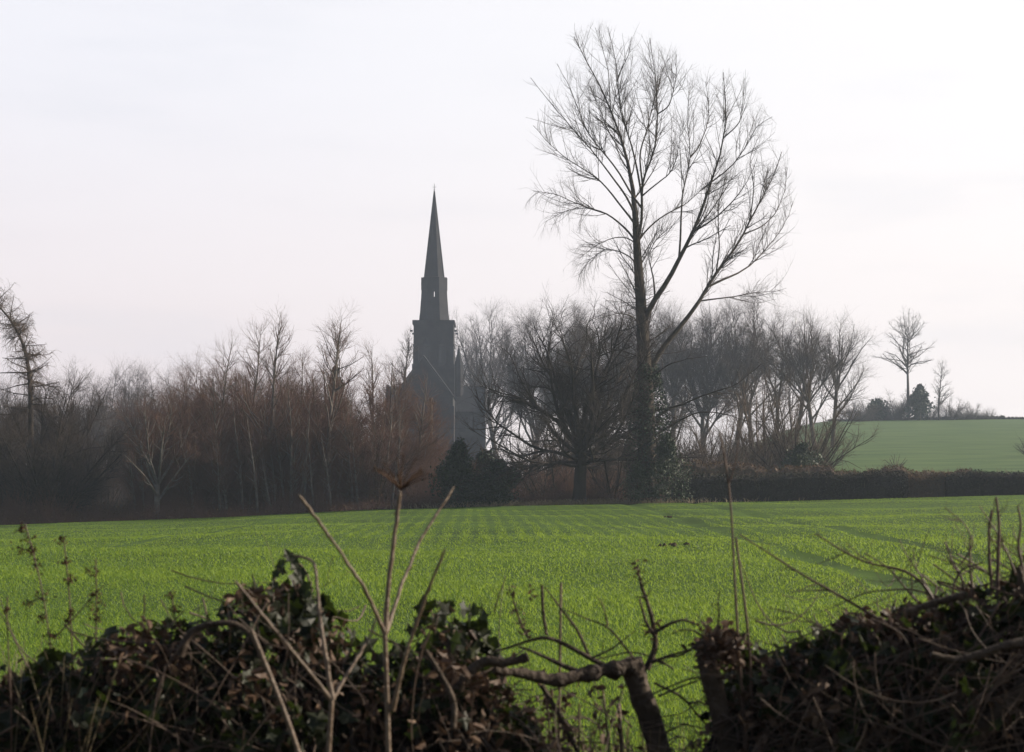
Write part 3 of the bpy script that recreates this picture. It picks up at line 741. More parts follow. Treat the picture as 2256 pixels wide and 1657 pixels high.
# --- the plantation
GP = 'bare trees of the plantation'
plant = [  # px, top, depth, kind, label
    (345, 872, 98.6, 'round', 'small round bare tree with a pale forked trunk at the plantation front'),
    (415, 785, 109, 'bush', 'bushy reddish tree leaning out at the lower end of the plantation'),
    (462, 735, 106, 'slim', 'slender tree near the plantation end with a thin feathery top'),
    (505, 745, 112, 'bush', 'broad reddish crown behind the slender end trees'),
    (540, 700, 108, 'slim', 'slender bare tree just before the highest plantation top'),
    (582, 668, 102, 'slim', 'bare tree with the highest top in the middle of the plantation'),
    (622, 742, 109, 'bush', 'wide twiggy tree beside the highest plantation tree'),
    (575, 745, 114, 'bush', 'dense round tree hidden behind the highest plantation tree'),
    (655, 745, 105, 'slim', 'slim tree in the hollow between the two high plantation tops'),
    (712, 675, 101.5, 'slim', 'second highest plantation tree with an open airy top'),
    (752, 720, 110, 'slim', 'slender tree behind the dark round evergreen top'),
    (785, 785, 105, 'bush', 'low bushy tree between the high tops and the church'),
    (822, 755, 107, 'slim', 'slender bare tree with fine twigs left of the church'),
    (856, 770, 102.5, 'slim', 'bare tree standing just in front of the church roof'),
    (893, 870, 105, 'bush', 'low reddish bush tree in front of the church wall'),
    (490, 820, 101, 'slim', 'short young tree in the front row with lit stem'),
    (640, 830, 99.8, 'slim', 'short slim tree in the front row among pale stems'),
    (540, 790, 103, 'bush', 'dense low reddish tree filling the front of the plantation'),
    (690, 790, 104, 'bush', 'dense low tree under the second highest top'),
    (760, 860, 100.6, 'slim', 'thin front tree with two leaning lower stems'),
    (445, 815, 102, 'bush', 'low dense tree beside the small round bare tree'),
    (385, 850, 108, 'bush', 'low dark tree behind the small round bare tree'),
    (882, 792, 106, 'slim', 'slender veil of twigs before the lower church tower'),
    (918, 806, 104, 'slim', 'slender tree before the foot of the church tower'),
    (948, 862, 107, 'slim', 'small slender tree just behind the utility pole'),
    (826, 875, 100.2, 'bush', 'small twiggy tree at the field edge before the church'),
    (598, 755, 116, 'bush', 'hidden bushy tree deep inside the plantation'),
    (938, 975, 103, 'bush', 'small rusty bush tree beside the utility pole'),
]
for i, (px, top, d, kind, lab) in enumerate(plant):
    sp = {'slim': sp_slender(0.27, 0.2, 1.05, 0.0105), 'bush': sp_bush(0.62, 22, 1.6, 0.0125, 60), 'round': sp_spread(0.3, 8, 55, 0.75, 1.25, 0.009, 0.09, b2len=(.6, 1.3), b3len=(.3, .7), scale=0.7)}[kind]
    tree('bare_tree', px, d, top, sp, lab, GP, 100 + i, ('palebark' if kind != 'bush' else 'browntwig', 'redtwig'))
# young stems in the front row, copies of two saplings
sap = []
for i in range(2):
    sap.append(tree('sapling', [566, 690][i], 98.7 + .3 * i, [905, 935][i], sp_slender(0.14, 0.25, 0.8, 0.008, 0.9), ['pale thin sapling at the field edge under the highest tree', 'pale thin sapling at the edge under the second highest tree'][i], 'saplings along the plantation front', 300 + i, ('palebark', 'redtwig')))
rs = np.random.default_rng(5)
sapx = [470, 484, 498, 522, 533, 545, 588, 597, 606, 615, 624, 636, 646, 657, 668, 716, 727, 738, 775, 787, 800, 822, 845, 860, 875, 300, 315, 400, 425]
for i, px in enumerate(sapx):
    d = 98.4 + 3.5 * rs.random(); x = PX(px, d)
    near = 'left of the round front tree' if px < 345 else 'right of the round front tree' if px < 450 else 'near the plantation end' if px < 540 else 'under the highest plantation tree' if px < 630 else 'between the two high plantation tops' if px < 690 else 'under the second highest top' if px < 760 else 'in front of the church end'
    dup(sap[i % 2], (x, d, float(T(x, d)) - .1), rs.random() * 6, (1, 1, 0.75 + .5 * rs.random()), 'pale thin sapling in the plantation front row, ' + near, 'saplings along the plantation front')

# --- far hazy wood at the left, and the row of tall trees behind the field edge
protoL = tree('far_tree', 255, 225, 822, sp_spread(0.25, 12, 55, 0.8, 1.6, 0.026, 0.10, scale=1.4, b2len=(1.4, 2.8), b3len=(.7, 1.6)), 'hazy far tree, second from the larch in the far wood', 'hazy trees of the far wood', 401)
for i, (px, d, hs, lab) in enumerate([(205, 215, 0.86, 'hazy far tree nearest the larch, at the low end of the far wood'), (300, 235, 1.0, 'hazy far tree, third from the larch in the far wood'), (345, 228, 0.98, 'hazy far tree where the far wood meets the plantation'),
                                      (390, 240, 1.02, 'hazy far tree mostly hidden by the plantation end'), (150, 230, .88, 'hazy far tree half hidden by the bushy tree'), (60, 240, 1.0, 'hazy far tree seen through the larch trunk side'), (5, 225, .95, 'hazy far tree behind the larch at the photo edge')]):
    x = PX(px, d); dup(protoL, (x, d, float(T(x, d)) - .1), 1.3 * i, (1.0, 1.0, hs), lab, 'hazy trees of the far wood')
GR = 'tall hazy trees in the row behind the field edge'
def sp_beech(i=0, px=0): return sp_spread(0.30 + 0.05 * (i * 7 % 5), 7 + i * 5 % 6, 34 + (i * 11) % 16, 0.80, 1.15 if px < 1120 else 2.0 if px < 1620 else 1.6, 0.019, 0.08, trop=0.05, scale=1.35, b2len=(1.2, 2.6), b3len=(.6, 1.4), br=0.0155)
beech = [(1000, 335, 712, 'tall hazy tree touching the church tower'), (1048, 330, 690, 'tall hazy tree with a bare bole beside the church turret'), (1105, 325, 682, 'tall hazy tree above the church transept end'), (1165, 230, 690, 'tall hazy tree behind the domed dark crown, church side'),
         (1245, 228, 682, 'tall hazy tree behind the top of the domed dark crown'), (1335, 215, 672, 'tall hazy tree between the domed crown and the tallest trunk'), (1380, 222, 676, 'tall hazy tree just behind the tallest trunk'), (1480, 212, 676, 'tall hazy tree framed by the fork of the tallest tree'),
         (1545, 205, 668, 'tall hazy tree behind the low right limb'), (1612, 200, 662, 'highest hazy tree of the far row'), (1655, 208, 686, 'tall hazy tree next to the highest of the far row'), (1705, 196, 690, 'tall hazy tree with several thin upright stems'), (1745, 190, 690, 'dark crowned hazy tree, third from the row end'), (1790, 186, 684, 'flat topped hazy tree, second from the row end'), (1828, 192, 700, 'windswept hazy tree at the end of the row')]
for i, (px, d, top, lab) in enumerate(beech):
    tree('beech_tree', px, d, top, sp_beech(i, px), lab, GR, 500 + i, ('bark', 'twig'), lean=0.12 * math.sin(i * 2.3))
tree('far_tree', 878, 215, 712, sp_slender(0.18, 0.3, 1.0, 0.016, 1.3), 'thin hazy tree standing against the near side of the church tower', None, 520, ('bark', 'twig'))
# dark evergreen behind the plantation
def leafy(name, px, d, bottom, top, hw, label, cat='tree', mat='needle', seed=0, K=6000, size=(0.12, 0.24), cone=0.5, group=None, trunk=True, lumps=9, stem='bark'):
    """evergreen: leaves gathered in lumps round a stem"""
    rg = np.random.default_rng(seed)
    x = PX(px, d); g = float(T(x, d)) - 0.1
    zb, zt = max(PZ(bottom, d), g) - g, PZ(top, d) - g
    w = hw / FPX * d
    Hh = zt - zb
    cs = []
    for k in range(lumps * 3):
        u = rg.random(); rad = w * (1 - u ** 1.3 * cone) * np.clip(1.15 - u ** 3, 0, 1)
        a = rg.random() * 6.283; rr = rad * math.sqrt(rg.random()) * 0.75
        cs.append((rr * math.cos(a), rr * math.sin(a), zb + Hh * (0.05 + 0.85 * u), 0.16 * w + (0.12 + 0.3 * rg.random()) * rad))
    cs = np.array(cs)
    i = rg.integers(0, len(cs), K)
    v = unit(rg.normal(size=(K, 3))) * (rg.random(K)[:, None] ** 0.45) * np.where(rg.random(K) < .14, 1.15 + .45 * rg.random(K), 1.0)[:, None]
    pos = cs[i, :3] + v * cs[i, 3:4] * np.array([1, 1, 1.15])
    pos[:, 2] = np.clip(pos[:, 2], 0.05, zt * 1.02)
    r = thing(name, (x, d, g), label, cat, group)
    st = line((0, 0, 0), (0, 0, 1), zt * 0.9, 6, rg, 0.03)
    b = spawn(st[None], np.linspace(.12, .03, 7)[None], rg, n=40, t0=0.1, ang=(40, 80), length=(0.5 * w, 1.0 * w), fall=0.4, rad=0.03, seg=4)
    mesh_obj('trunk', [tube(st, np.linspace(.03 * zt + .03, .02, 7), 6), tube(*b, 4)], M[stem], r)
    mesh_obj('foliage', [leaf_cloud(pos, rg, size)], M[mat], r, False)
    return r
leafy('evergreen_tree', 738, 128, 1080, 775, 42, 'dark evergreen rising behind the second highest plantation tree', seed=1, K=5000, size=(.18, .32), cone=0.55)
leafy('evergreen_bush', 1008, 97.0, 1112, 962, 70, 'dark conical evergreen bush at the field edge below the church', 'bush', seed=2, K=11000, size=(0.10, 0.2), cone=0.75)
leafy('evergreen_bush', 1100, 97.4, 1112, 1012, 62, 'low dark evergreen bush beside the conical one', 'bush', seed=3, K=7000, size=(0.10, 0.2), cone=0.25)
leafy('evergreen_bush', 1070, 106, 1105, 985, 60, 'dark bush behind the gap between the two evergreen bushes', 'bush', seed=4, K=5000, size=(0.12, 0.22), cone=0.4)
leafy('holly_bush', 1465, 96.6, 1098, 945, 62, 'glossy leaved evergreen bush glinting in the sun beside the tallest trunk', 'bush', 'ivyfar', seed=5, K=5200, size=(0.07, 0.14), cone=0.6, lumps=7)
leafy('holly_bush', 1400, 96.4, 1100, 1010, 40, 'glossy low bush at the foot of the tallest tree', 'bush', 'ivyfar', seed=6, K=2600, size=(0.07, 0.14), cone=0.4)
leafy('evergreen_bush', 1640, 128, 1040, 1000, 70, 'low green bush under the multi stemmed tree', 'bush', 'ivyfar', seed=7, K=3000, size=(0.1, 0.2), cone=0.3)
leafy('evergreen_bush', 1765, 113, 1040, 975, 55, 'green ivy clad bush round the base of the fan shaped tree', 'bush', 'ivyfar', seed=8, K=4200, size=(0.1, 0.2), cone=0.5)
# fan shaped coppice trees by the right hedge
tree('coppice_tree', 1752, 116, 770, sp_bush(0.75, 24, 0.9, 0.010, 52), 'fan shaped multi stemmed tree behind the clipped hedge', 'coppiced trees behind the clipped hedge', 601, ('bark', 'browntwig'))
tree('coppice_tree', 1668, 121, 742, sp_bush(0.4, 12, 0.7, 0.010, 45), 'upright multi stemmed tree beside the fan shaped one', 'coppiced trees behind the clipped hedge', 602, ('browntwig', 'browntwig'))
tree('coppice_tree', 1585, 114, 860, sp_bush(0.6, 12, 0.9, 0.010, 55), 'low multi stemmed tree below the low right limb', 'coppiced trees behind the clipped hedge', 603, ('browntwig', 'browntwig'))
tree('coppice_tree', 1520, 110, 900, sp_bush(0.6, 12, 1.0, 0.010, 55), 'short twiggy tree close behind the glossy bush', 'coppiced trees behind the clipped hedge', 604, ('bark', 'browntwig'))
tree('coppice_tree', 1800, 140, 880, sp_bush(0.6, 14, 0.8, 0.012, 58), 'low spreading twiggy tree at the foot of the far row end', 'coppiced trees behind the clipped hedge', 605, ('bark', 'browntwig'))
tree('hawthorn', 1345, 99.5, 905, sp_bush(0.6, 12, 1.0, 0.010, 60), 'low twiggy thorn tree between domed crown and tallest trunk', None, 606, ('darktwig', 'twig'))
tree('hawthorn', 1190, 101.5, 930, sp_bush(0.7, 12, 1.0, 0.010, 60), 'low brown thorn tree under the church side of the domed crown', None, 607, ('bark', 'redtwig'))
# hill top: lone tree and its company
HD = 296.0
tree('lone_tree', 1996, HD, 690, sp_slender(0.46, 0.42, 0.95, 0.020, 1.3, (28, 74), 0.66, 0.05, 0.20), 'lone tall bare tree standing on the hill skyline', None, 701, ('twig', 'twig'))
tree('small_tree', 2062, HD - 2, 788, sp_slender(0.32, 0.22, 0.85, 0.019, 1.2, (28, 68), 0.66, 0.06, 0.18), 'smaller bare tree beside the lone tree on the hill', None, 702, ('twig', 'twig'))
leafy('evergreen_tree', 2020, HD - 3, 915, 843, 36, 'dark pointed evergreen below the lone hill tree', seed=21, K=3600, size=(.3, .62), cone=0.85, lumps=14, mat='needle')
leafy('hill_bush', 1925, HD - 1, 918, 876, 30, 'rounded dark bush on the hill left of the pointed evergreen', 'bush', seed=22, K=1700, size=(.3, .5), cone=0.3, lumps=14)
GH = 'bare bushes along the hill hedge'
for i, (px, top, d, lab) in enumerate([(1962, 832, HD, 'bare twiggy bush tree just left of the lone hill tree'), (1985, 864, HD - 1, 'low bare bush at the foot of the lone hill tree'), (2092, 858, HD - 2, 'round bare bush right of the smaller hill tree'), (2140, 878, HD, 'low ragged bush, second from the hill hedge end'), (2172, 892, HD + 1, 'lowest ragged bush at the hill hedge end'),
                                       (1905, 872, HD - 2, 'bare bush left of the rounded dark hill bush'), (1945, 866, HD + 1, 'bare bush between the rounded dark bush and the pointed evergreen'), (2045, 872, HD, 'bare bush between the pointed evergreen and the smaller hill tree'), (2115, 876, HD - 1, 'ragged bush next to the round bare bush on the hill'), (1890, 862, HD - 6, 'bare bush where the hill hedge meets the far row'), (1865, 870, HD - 4, 'dark bare bush half behind the windswept tree')]):
    tree('bare_bush', px, d, top, sp_bush(1.0, 20, 1.5, 0.030, 66), lab, GH, 720 + i, ('twig', 'twig'))
tree('bare_bush', 1968, 150, 985, sp_bush(0.9, 12, 0.8, 0.014, 60), 'low purple brown bush alone behind the clipped hedge', None, 740, ('twig', 'redtwig'))
tree('bare_bush', 2262, 165, 945, sp_bush(0.8, 14, 1.0, 0.016, 60), 'dark bush half cut off by the photo edge on the hill', None, 741, ('darktwig', 'darktwig'))

# --- hedges in the distance
def hedge_strip(name, px0, px1, d, py_top, label, mat='hedgeleaf', seed=0, thick=1.3, dens=900, size=(0.05, 0.11), wob=0.12, core='darktwig', h=None, twigs=500):
    rg = np.random.default_rng(seed)
    x0, x1 = PX(px0, d), PX(px1, d)
    n = max(12, int((x1 - x0) / 0.35)); xs = np.linspace(x0, x1, n)
    base = T(xs, np.full(n, d)) - 0.1
    if np.ndim(py_top): top = np.interp(xs, [PX(a, d) for a, _ in py_top], [PZ(b, d) for _, b in py_top])
    elif h is not None: top = base + h
    else: top = np.full(n, PZ(py_top, d))
    top = top + wob * (rg.normal(size=n) * 0.35 + np.sin(xs * 1.3 + seed) * 0.5)
    loc = np.array([(x0 + x1) / 2, d, float(T((x0 + x1) / 2, d))])
    # core: closed profile swept along
    prof = np.array([(-.5, 0), (-.52, .5), (-.47, .86), (-.25, .97), (.25, .97), (.47, .86), (.5, 0)])
    V = np.stack([np.repeat(xs[:, None], 7, 1), d + prof[None, :, 0] * thick * 0.82 + 0.05 * rg.normal(size=(n, 7)), base[:, None] + (top - base)[:, None] * prof[None, :, 1] * 0.96], -1)
    a = np.arange(n - 1)[:, None] * 7 + np.arange(6)[None]
    f = np.stack([a, a + 7, a + 8, a + 1], -1).reshape(-1, 4)
    ends = np.array([[0, 1, 2, 3, 4, 5, 6], (n - 1) * 7 + np.arange(7)[::-1]])
    r = thing(name, loc, label, 'hedge')
    mesh_obj('stems', [(V.reshape(-1, 3), f), (V.reshape(-1, 3), ends)], M[core], r, False, loc)
    K = int((x1 - x0) * dens)
    u = rg.random(K); xx = x0 + (x1 - x0) * u
    tt = np.interp(xx, xs, top); bb = np.interp(xx, xs, base)
    s = rg.random(K) * 6.0; i = s.astype(int); w = s - i
    pr = prof[i] * (1 - w[:, None]) + prof[i + 1] * w[:, None]
    pos = np.stack([xx, d + pr[:, 0] * thick + 0.06 * rg.normal(size=K), bb + (tt - bb) * pr[:, 1] + 0.05 * rg.normal(size=K)], 1)
    pcs = [leaf_cloud(pos, rg, size)]
    mesh_obj('foliage', pcs, M[mat], r, False, loc)
    Kt = int(twigs * (x1 - x0) / 20)
    xx = x0 + (x1 - x0) * rg.random(Kt); tt = np.interp(xx, xs, top); bb = np.interp(xx, xs, base)
    st = np.stack([xx, d + (rg.random(Kt) - .5) * thick * 1.05, bb + (tt - bb) * (0.3 + .65 * rg.random(Kt))], 1)
    dd = unit(np.stack([rg.normal(size=Kt) * .6, rg.normal(size=Kt) * .6, np.ones(Kt)], 1))
    Q = np.stack([st, st + dd * .2, st + dd * .4 + rg.normal(size=(Kt, 3)) * .03], 1)
    mesh_obj('twigs', [tube(Q, np.tile([.012, .009, .005], (Kt, 1)), 3)], M['browntwig'], r, True, loc)
    return r
hedge_strip('clipped_hedge', 1475, 1990, 97.6, [(1475, 1047), (1560, 1044), (1750, 1040), (1900, 1037), (1990, 1041)], 'long dark clipped hedge from the glossy bush to the brambly gap', seed=1, dens=1000)
hedge_strip('clipped_hedge', 2075, 2420, 97.6, [(2060, 1046), (2120, 1038), (2249, 1036), (2420, 1030)], 'dark clipped hedge beyond the brambly gap, running out of the photo', seed=2, dens=1000)
hedge_strip('bramble_clump', 1985, 2085, 97.9, [(1985, 1040), (2030, 1046), (2085, 1041)], 'lighter brown bramble filling the gap between the clipped hedges', 'rustleaf', seed=3, dens=700, core='browntwig', thick=1.0, twigs=2500)
hedge_strip('wild_hedge', 1500, 2130, 109, [(1500, 1008), (1620, 1020), (1800, 1026), (1950, 1031), (2130, 1033)], 'rusty sunlit wild hedge showing above the clipped hedge', 'rustleaf', seed=4, dens=420, size=(0.06, 0.14), wob=0.3, core='browntwig', twigs=1200)
hedge_strip('hill_hedge', 1820, 2205, 299, [(1820, 922), (1900, 922), (2050, 917), (2205, 914)], 'low dark hedge along the top of the hill field', seed=5, dens=130, size=(.18, .35), core='darktwig', thick=1.5)
hedge_strip('hill_hedge', 2195, 2500, 301, [(2195, 917), (2249, 917), (2500, 910)], 'thin far hedge line on the skyline at the photo edge', seed=6, dens=110, size=(.15, .3), core='darktwig', thick=1.2)

# --- dark undergrowth under the trees: nobody could count it
def undergrowth():
    rg = np.random.default_rng(77)
    K = 15000
    px = -120 + 1570 * rg.random(K)
    d = 97.2 + 10 * rg.random(K) ** 1.3
    x = PX(px, d); z = T(x, d) - .1
    hh = (0.5 + 1.5 * rg.random(K) ** 1.4) * (0.75 + 0.35 * np.sin(px * 0.021) + 0.2 * np.sin(px * .063)) * np.clip((d - 96.6) / 2.2, 0.3, 1.4)
    dr = unit(np.stack([rg.normal(size=K) * .33, rg.normal(size=K) * .33, np.ones(K)], 1))
    p = np.stack([x, d, z], 1); pts = [p]
    for k in range(3):
        dr = unit(dr + rg.normal(size=(K, 3)) * .16); p = p + dr * (hh / 3)[:, None]; pts.append(p)
    Q = np.stack(pts, 1); Rr = np.tile([.014, .011, .008, .005], (K, 1))
    t1 = spawn(Q, Rr, rg, n=2, t0=.25, ang=(25, 70), length=(.25, .8), rad=.009, seg=2, trop=0.0, wob=.2)
    o = mesh_obj('undergrowth', [tube(Q, Rr, 3), tube(*t1, 3)], M['redtwig'])
    tag(o, 'tangled brown undergrowth along the foot of the trees', 'undergrowth', kind='stuff')
    K = 9000
    px = -120 + 1570 * rg.random(K); d = 96.9 + 7 * rg.random(K)
    x = PX(px, d); pos = np.stack([x, d, T(x, d) + 1.0 * rg.random(K) ** 1.6 * np.clip((d - 96.5) / 2, .15, 1)], 1)
    o = mesh_obj('fallen_leaves', [leaf_cloud(pos, rg, (.06, .13))], M['rustleaf'], None, False)
    tag(o, 'rust brown dead bracken and leaves under the trees', 'leaves', kind='stuff')
    # rough grass on the boundary strip
    K = 2200
    px = 1250 + 160 * rg.normal(size=K); d = 95.6 + 1.6 * rg.random(K); x = PX(px, d); z = T(x, d)
    h = .12 + .22 * rg.random(K) ** 2
    p = np.stack([x, d, z], 1); b = rg.normal(size=(K, 3)) * .06; b[:, 2] = 0
    Q = np.stack([p, p + b * .5 + np.stack([0 * h, 0 * h, h * .6], 1), p + b * 2 + np.stack([0 * h, 0 * h, h], 1)], 1)
    o = mesh_obj('rough_grass', [tube(Q, np.tile([.012, .01, .004], (K, 1)), 3)], M['drygrass'])
    tag(o, 'rough pale grass on the strip at the far field edge', 'grass', kind='stuff')
    # far thicket: the deep of the wood, one mass
    base = []
    rgt = np.random.default_rng(78)
    protos = [sp_bush(0.6, 11, 0.7, 0.018, 58)(rgt, 6.0, 0) for _ in range(4)]
    pieces = []
    for i in range(232):
        px = -150 + 1180 * rgt.random(); d = 118 + 60 * rgt.random()
        if i >= 120: px = 1040 + 760 * rgt.random(); d = 112 + 45 * rgt.random()
        if i >= 210: px = 180 + 150 * rgt.random(); d = 130 + 40 * rgt.random()
        x = PX(px, d); g = float(T(x, d)) - .1
        tp = np.interp(px, [-150, 100, 250, 400, 500, 700, 860, 960, 1080, 1150, 1400, 1620, 1800], [890, 900, 950, 880, 815, 830, 880, 960, 985, 870, 860, 890, 920]) + 50 * rgt.random()
        sc = max(0.4, (PZ(tp, d) - g) / 6.0)
        wd, tw, _ = protos[i % 4]; a = rgt.random() * 6.28; ca, sa = math.cos(a), math.sin(a)
        Rm = np.array([[ca, -sa, 0], [sa, ca, 0], [0, 0, 1]])
        for v, f in wd[:1] + tw:
            vv = v @ Rm.T * np.array([1.15, 1.15, sc]) + np.array([x, d, g]); pieces.append((vv, f))
    o = mesh_obj('thicket', pieces, M['twig'])
    tag(o, 'dense brown thicket deep behind the plantation', 'thicket', kind='stuff')
undergrowth()

# --- utility pole, clods
def pole():
    d = 122.0; x = PX(946, d); g = float(T(x, d)) - .3; zt = PZ(874, d)
    r = thing('utility_pole', (x, d, g), 'wooden utility pole standing before the church', 'pole')
    mesh_obj('pole', [tube(np.array([[0, 0, 0], [0, 0, (zt - g) * .5], [0, 0, zt - g]]), np.array([.16, .14, .12]), 10)], M['polewood'], r)
    mesh_obj('crossarm', [box(-.36, .36, -.24, -.13, zt - g - .45, zt - g - .3)], M['polewood'], r, False)
    for s in (-.3, 0.14, .3):
        mesh_obj('insulator', [frustum(s, -.18, zt - g - .297, zt - g - .12, .05, .03)], M['iron'], r)
pole()
def clods():
    rg = np.random.default_rng(9)
    for i, (px, py, w, lab) in enumerate([(1470, 1201, .26, 'dark clod of soil lying in the crop, nearer one'), (1465, 1137, .18, 'small dark clod by the tractor track near the far edge')]):
        # depth where the pixel meets the ground
        ds = np.linspace(20, 95, 400); gz = T(PX(px, ds), ds); k = np.argmin(np.abs(gz - PZ(py, ds))); d = ds[k]; x = PX(px, d)
        ps = []
        for j in range(7):
            a = rg.random() * 6.28; c = np.array([x + rg.normal() * w * .9, d + rg.normal() * .3, float(gz[k]) + .03])
            ph = np.linspace(0, np.pi, 6)[:, None]; th = np.arange(8)[None] * np.pi / 4
            rr = w * (.16 + .14 * rg.random()) * (1 + .25 * rg.normal(size=(6, 8)))
            v = np.stack([c[0] + rr * np.sin(ph) * np.cos(th), c[1] + rr * np.sin(ph) * np.sin(th), c[2] + .8 * rr * np.cos(ph) + 0 * th], -1).reshape(-1, 3)
            ii = (np.arange(5)[:, None] * 8 + np.arange(8)[None]); i2 = (np.arange(5)[:, None] * 8 + (np.arange(8) + 1)[None] % 8)
            ps.append((v, np.stack([ii, i2, i2 + 8, ii + 8], -1).reshape(-1, 4)))
        o = mesh_obj('soil_clod', ps, M['clod'], None, True, (x, d, float(gz[k])))
        tag(o, lab, 'clod')
clods()

# ------------------------------------------------------------------ the old hedge close to the viewer
FD = 4.55
fs = FD / FPX
def stick(pts, w0, w1, d=FD, dd=0.0, n=16, S=7, knob=0.0, rg=None):
    """a stem through photo pixels at depth d, widths in pixels"""
    m = len(pts)
    p = np.array([P(a, b, d + dd * i / (m - 1)) for i, (a, b) in enumerate(pts)])
    p = resample(p, n)
    rad = 0.5 * d / FPX * np.linspace(w0, w1, n)
    if knob:
        rad = rad * (1 + knob * rg.normal(size=n)); p[1:-1] += rg.normal(size=(n - 2, 3)) * rad[1:-1, None] * knob * 0.8
    v, f = tube(p, rad, S)
    # close both ends
    pcs = [(v, f), (v, np.array([list(range(S))[::-1]])), (v, np.array([list(range((n - 1) * S, n * S))]))]
    return pcs, p, rad

def hedge_mass(name, label, contour, seed, stems, d0=FD, depth=0.42, nleaf=7000, ndead=4500, ntw=1500, vines=120):
    rg = np.random.default_rng(seed)
    cx_ = np.linspace(contour[0][0], contour[-1][0], 260)
    cz_ = np.interp(cx_, [a for a, _ in contour], [b for _, b in contour])
    cz_ = cz_ + 9 * np.sin(cx_ * .061 + seed) + 8 * np.sin(cx_ * .113 + 2 * seed) + 6 * np.sin(cx_ * .197 + seed) + rg.normal(size=260) * 7
    xs_ = [PX(a, d0) for a in cx_]; zs_ = [PZ(b, d0) for b in cz_]
    x0, x1 = xs_[0], xs_[-1]
    loc = np.array([(x0 + x1) / 2, d0, float(T(0, d0))])
    r = thing(name, loc, label, 'hedge')
    def pts(K, zlo, upper=0.6, surf=0.0):
        xx = x0 + (x1 - x0) * rg.random(K) + .012 * rg.normal(size=K)
        off = np.clip(rg.normal(size=K) * .5, -1, 1)
        top = np.interp(xx, xs_, zs_) - 0.10 * off ** 2 + 0.008 * rg.normal(size=K)
        h = rg.random(K) ** upper
        zz = zlo + (top - zlo) * h
        thin = 0.45 + 0.55 * np.sqrt(np.clip((top - zz) / 0.25, 0, 1))
        yy = d0 + off * depth * thin
        return np.stack([xx, yy, zz], 1)
    def clumped(K, ncl, zlo, upper, sg):
        c = pts(ncl, zlo, upper)
        q = c[rg.integers(0, ncl, K)] + rg.normal(size=(K, 3)) * sg
        q[:, 2] = np.minimum(q[:, 2], np.interp(q[:, 0], xs_, zs_) + .012)
        return q
    a = np.r_[clumped(int(nleaf * .6), 190, .8, .5, .030), pts(int(nleaf * .15), .75, .55)]
    b = np.r_[clumped(int(ndead * .45), 210, .75, .55, .026), pts(int(ndead * .2), .7, .6)]
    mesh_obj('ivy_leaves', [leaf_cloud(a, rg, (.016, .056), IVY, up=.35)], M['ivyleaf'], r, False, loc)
    mesh_obj('dead_leaves', [leaf_cloud(b, rg, (.014, .036), DEAD, up=.2)], M['deadleaf'], r, False, loc)
    # tangle of twigs: curved, in all directions, the longer ones rising
    p = pts(ntw, 0.55, 0.75)
    dr = unit(np.stack([rg.normal(size=ntw) * 1.0, rg.normal(size=ntw) * .6, .55 + .9 * rg.random(ntw)], 1))
    dr[rg.random(ntw) < .35] *= np.array([1, 1, -0.6])
    ln = .10 + .28 * rg.random(ntw); bend = rg.normal(size=(ntw, 3)) * .27
    p = p - dr * (ln * .8)[:, None]
    Q = [p]
    for k in range(7):
        dr = unit(dr + bend + rg.normal(size=(ntw, 3)) * .08); p = p + dr * (ln / 7)[:, None]; Q.append(p)
    Q = np.stack(Q, 1)
    over = Q[:, :, 2].max(1) - np.interp(Q[:, -1, 0], xs_, zs_)
    Q = Q[(over < .035) | (rg.random(ntw) < .12)]; ntw = len(Q)
    r0 = .0010 + .0020 * rg.random(ntw) ** 2
    Rr = r0[:, None] * np.linspace(1, .3, 8)[None]
    mesh_obj('twigs', [tube(Q, Rr, 5)], M['hedgetwig'], r, True, loc)
    # long creeping vines over the near face
    nv = vines
    xx = x0 + (x1 - x0) * rg.random(nv); tz = np.interp(xx, xs_, zs_)
    p = np.stack([xx, d0 - depth * (.55 + .35 * rg.random(nv)), tz - .04 - .45 * rg.random(nv)], 1)
    dr = unit(np.stack([rg.normal(size=nv) * .7, rg.normal(size=nv) * .2, rg.normal(size=nv) * .5 + np.where(rg.random(nv) < .5, .8, -.6)], 1))
    bend = np.stack([rg.normal(size=nv) * .10, rg.normal(size=nv) * .03, -.05 + rg.normal(size=nv) * .08], 1); ln = .25 + .4 * rg.random(nv)
    p = p - dr * (ln * .5)[:, None]; V_ = [p]
    for k in range(14):
        dr = unit(dr + bend + rg.normal(size=(nv, 3)) * .07); p = p + dr * (ln / 14)[:, None]; V_.append(p)
    V_ = np.stack(V_, 1); V_ = V_[(V_[:, :, 2] - np.interp(V_[:, :, 0], xs_, zs_) < .02).all(1)]
    mesh_obj('vines', [tube(V_, (.0013 + .0018 * rg.random(len(V_)) ** 2)[:, None] * np.linspace(1, .25, 15)[None], 5)], M['hedgetwig'], r, True, loc)
    # stems from the ground
    for pcs in stems: mesh_obj('stem', pcs, M['hedgewood'], r, True, loc)
    # dense inner wood that blocks the view deep in the hedge, down to the ground
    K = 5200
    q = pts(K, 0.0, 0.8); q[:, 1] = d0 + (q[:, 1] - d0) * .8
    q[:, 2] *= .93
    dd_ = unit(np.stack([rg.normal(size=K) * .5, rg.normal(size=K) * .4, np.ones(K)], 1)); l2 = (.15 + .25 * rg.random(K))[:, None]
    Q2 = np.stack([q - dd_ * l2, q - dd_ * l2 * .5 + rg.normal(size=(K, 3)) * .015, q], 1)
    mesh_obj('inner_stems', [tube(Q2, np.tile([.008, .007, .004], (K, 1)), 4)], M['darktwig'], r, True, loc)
    return r, loc
rgf = np.random.default_rng(90)
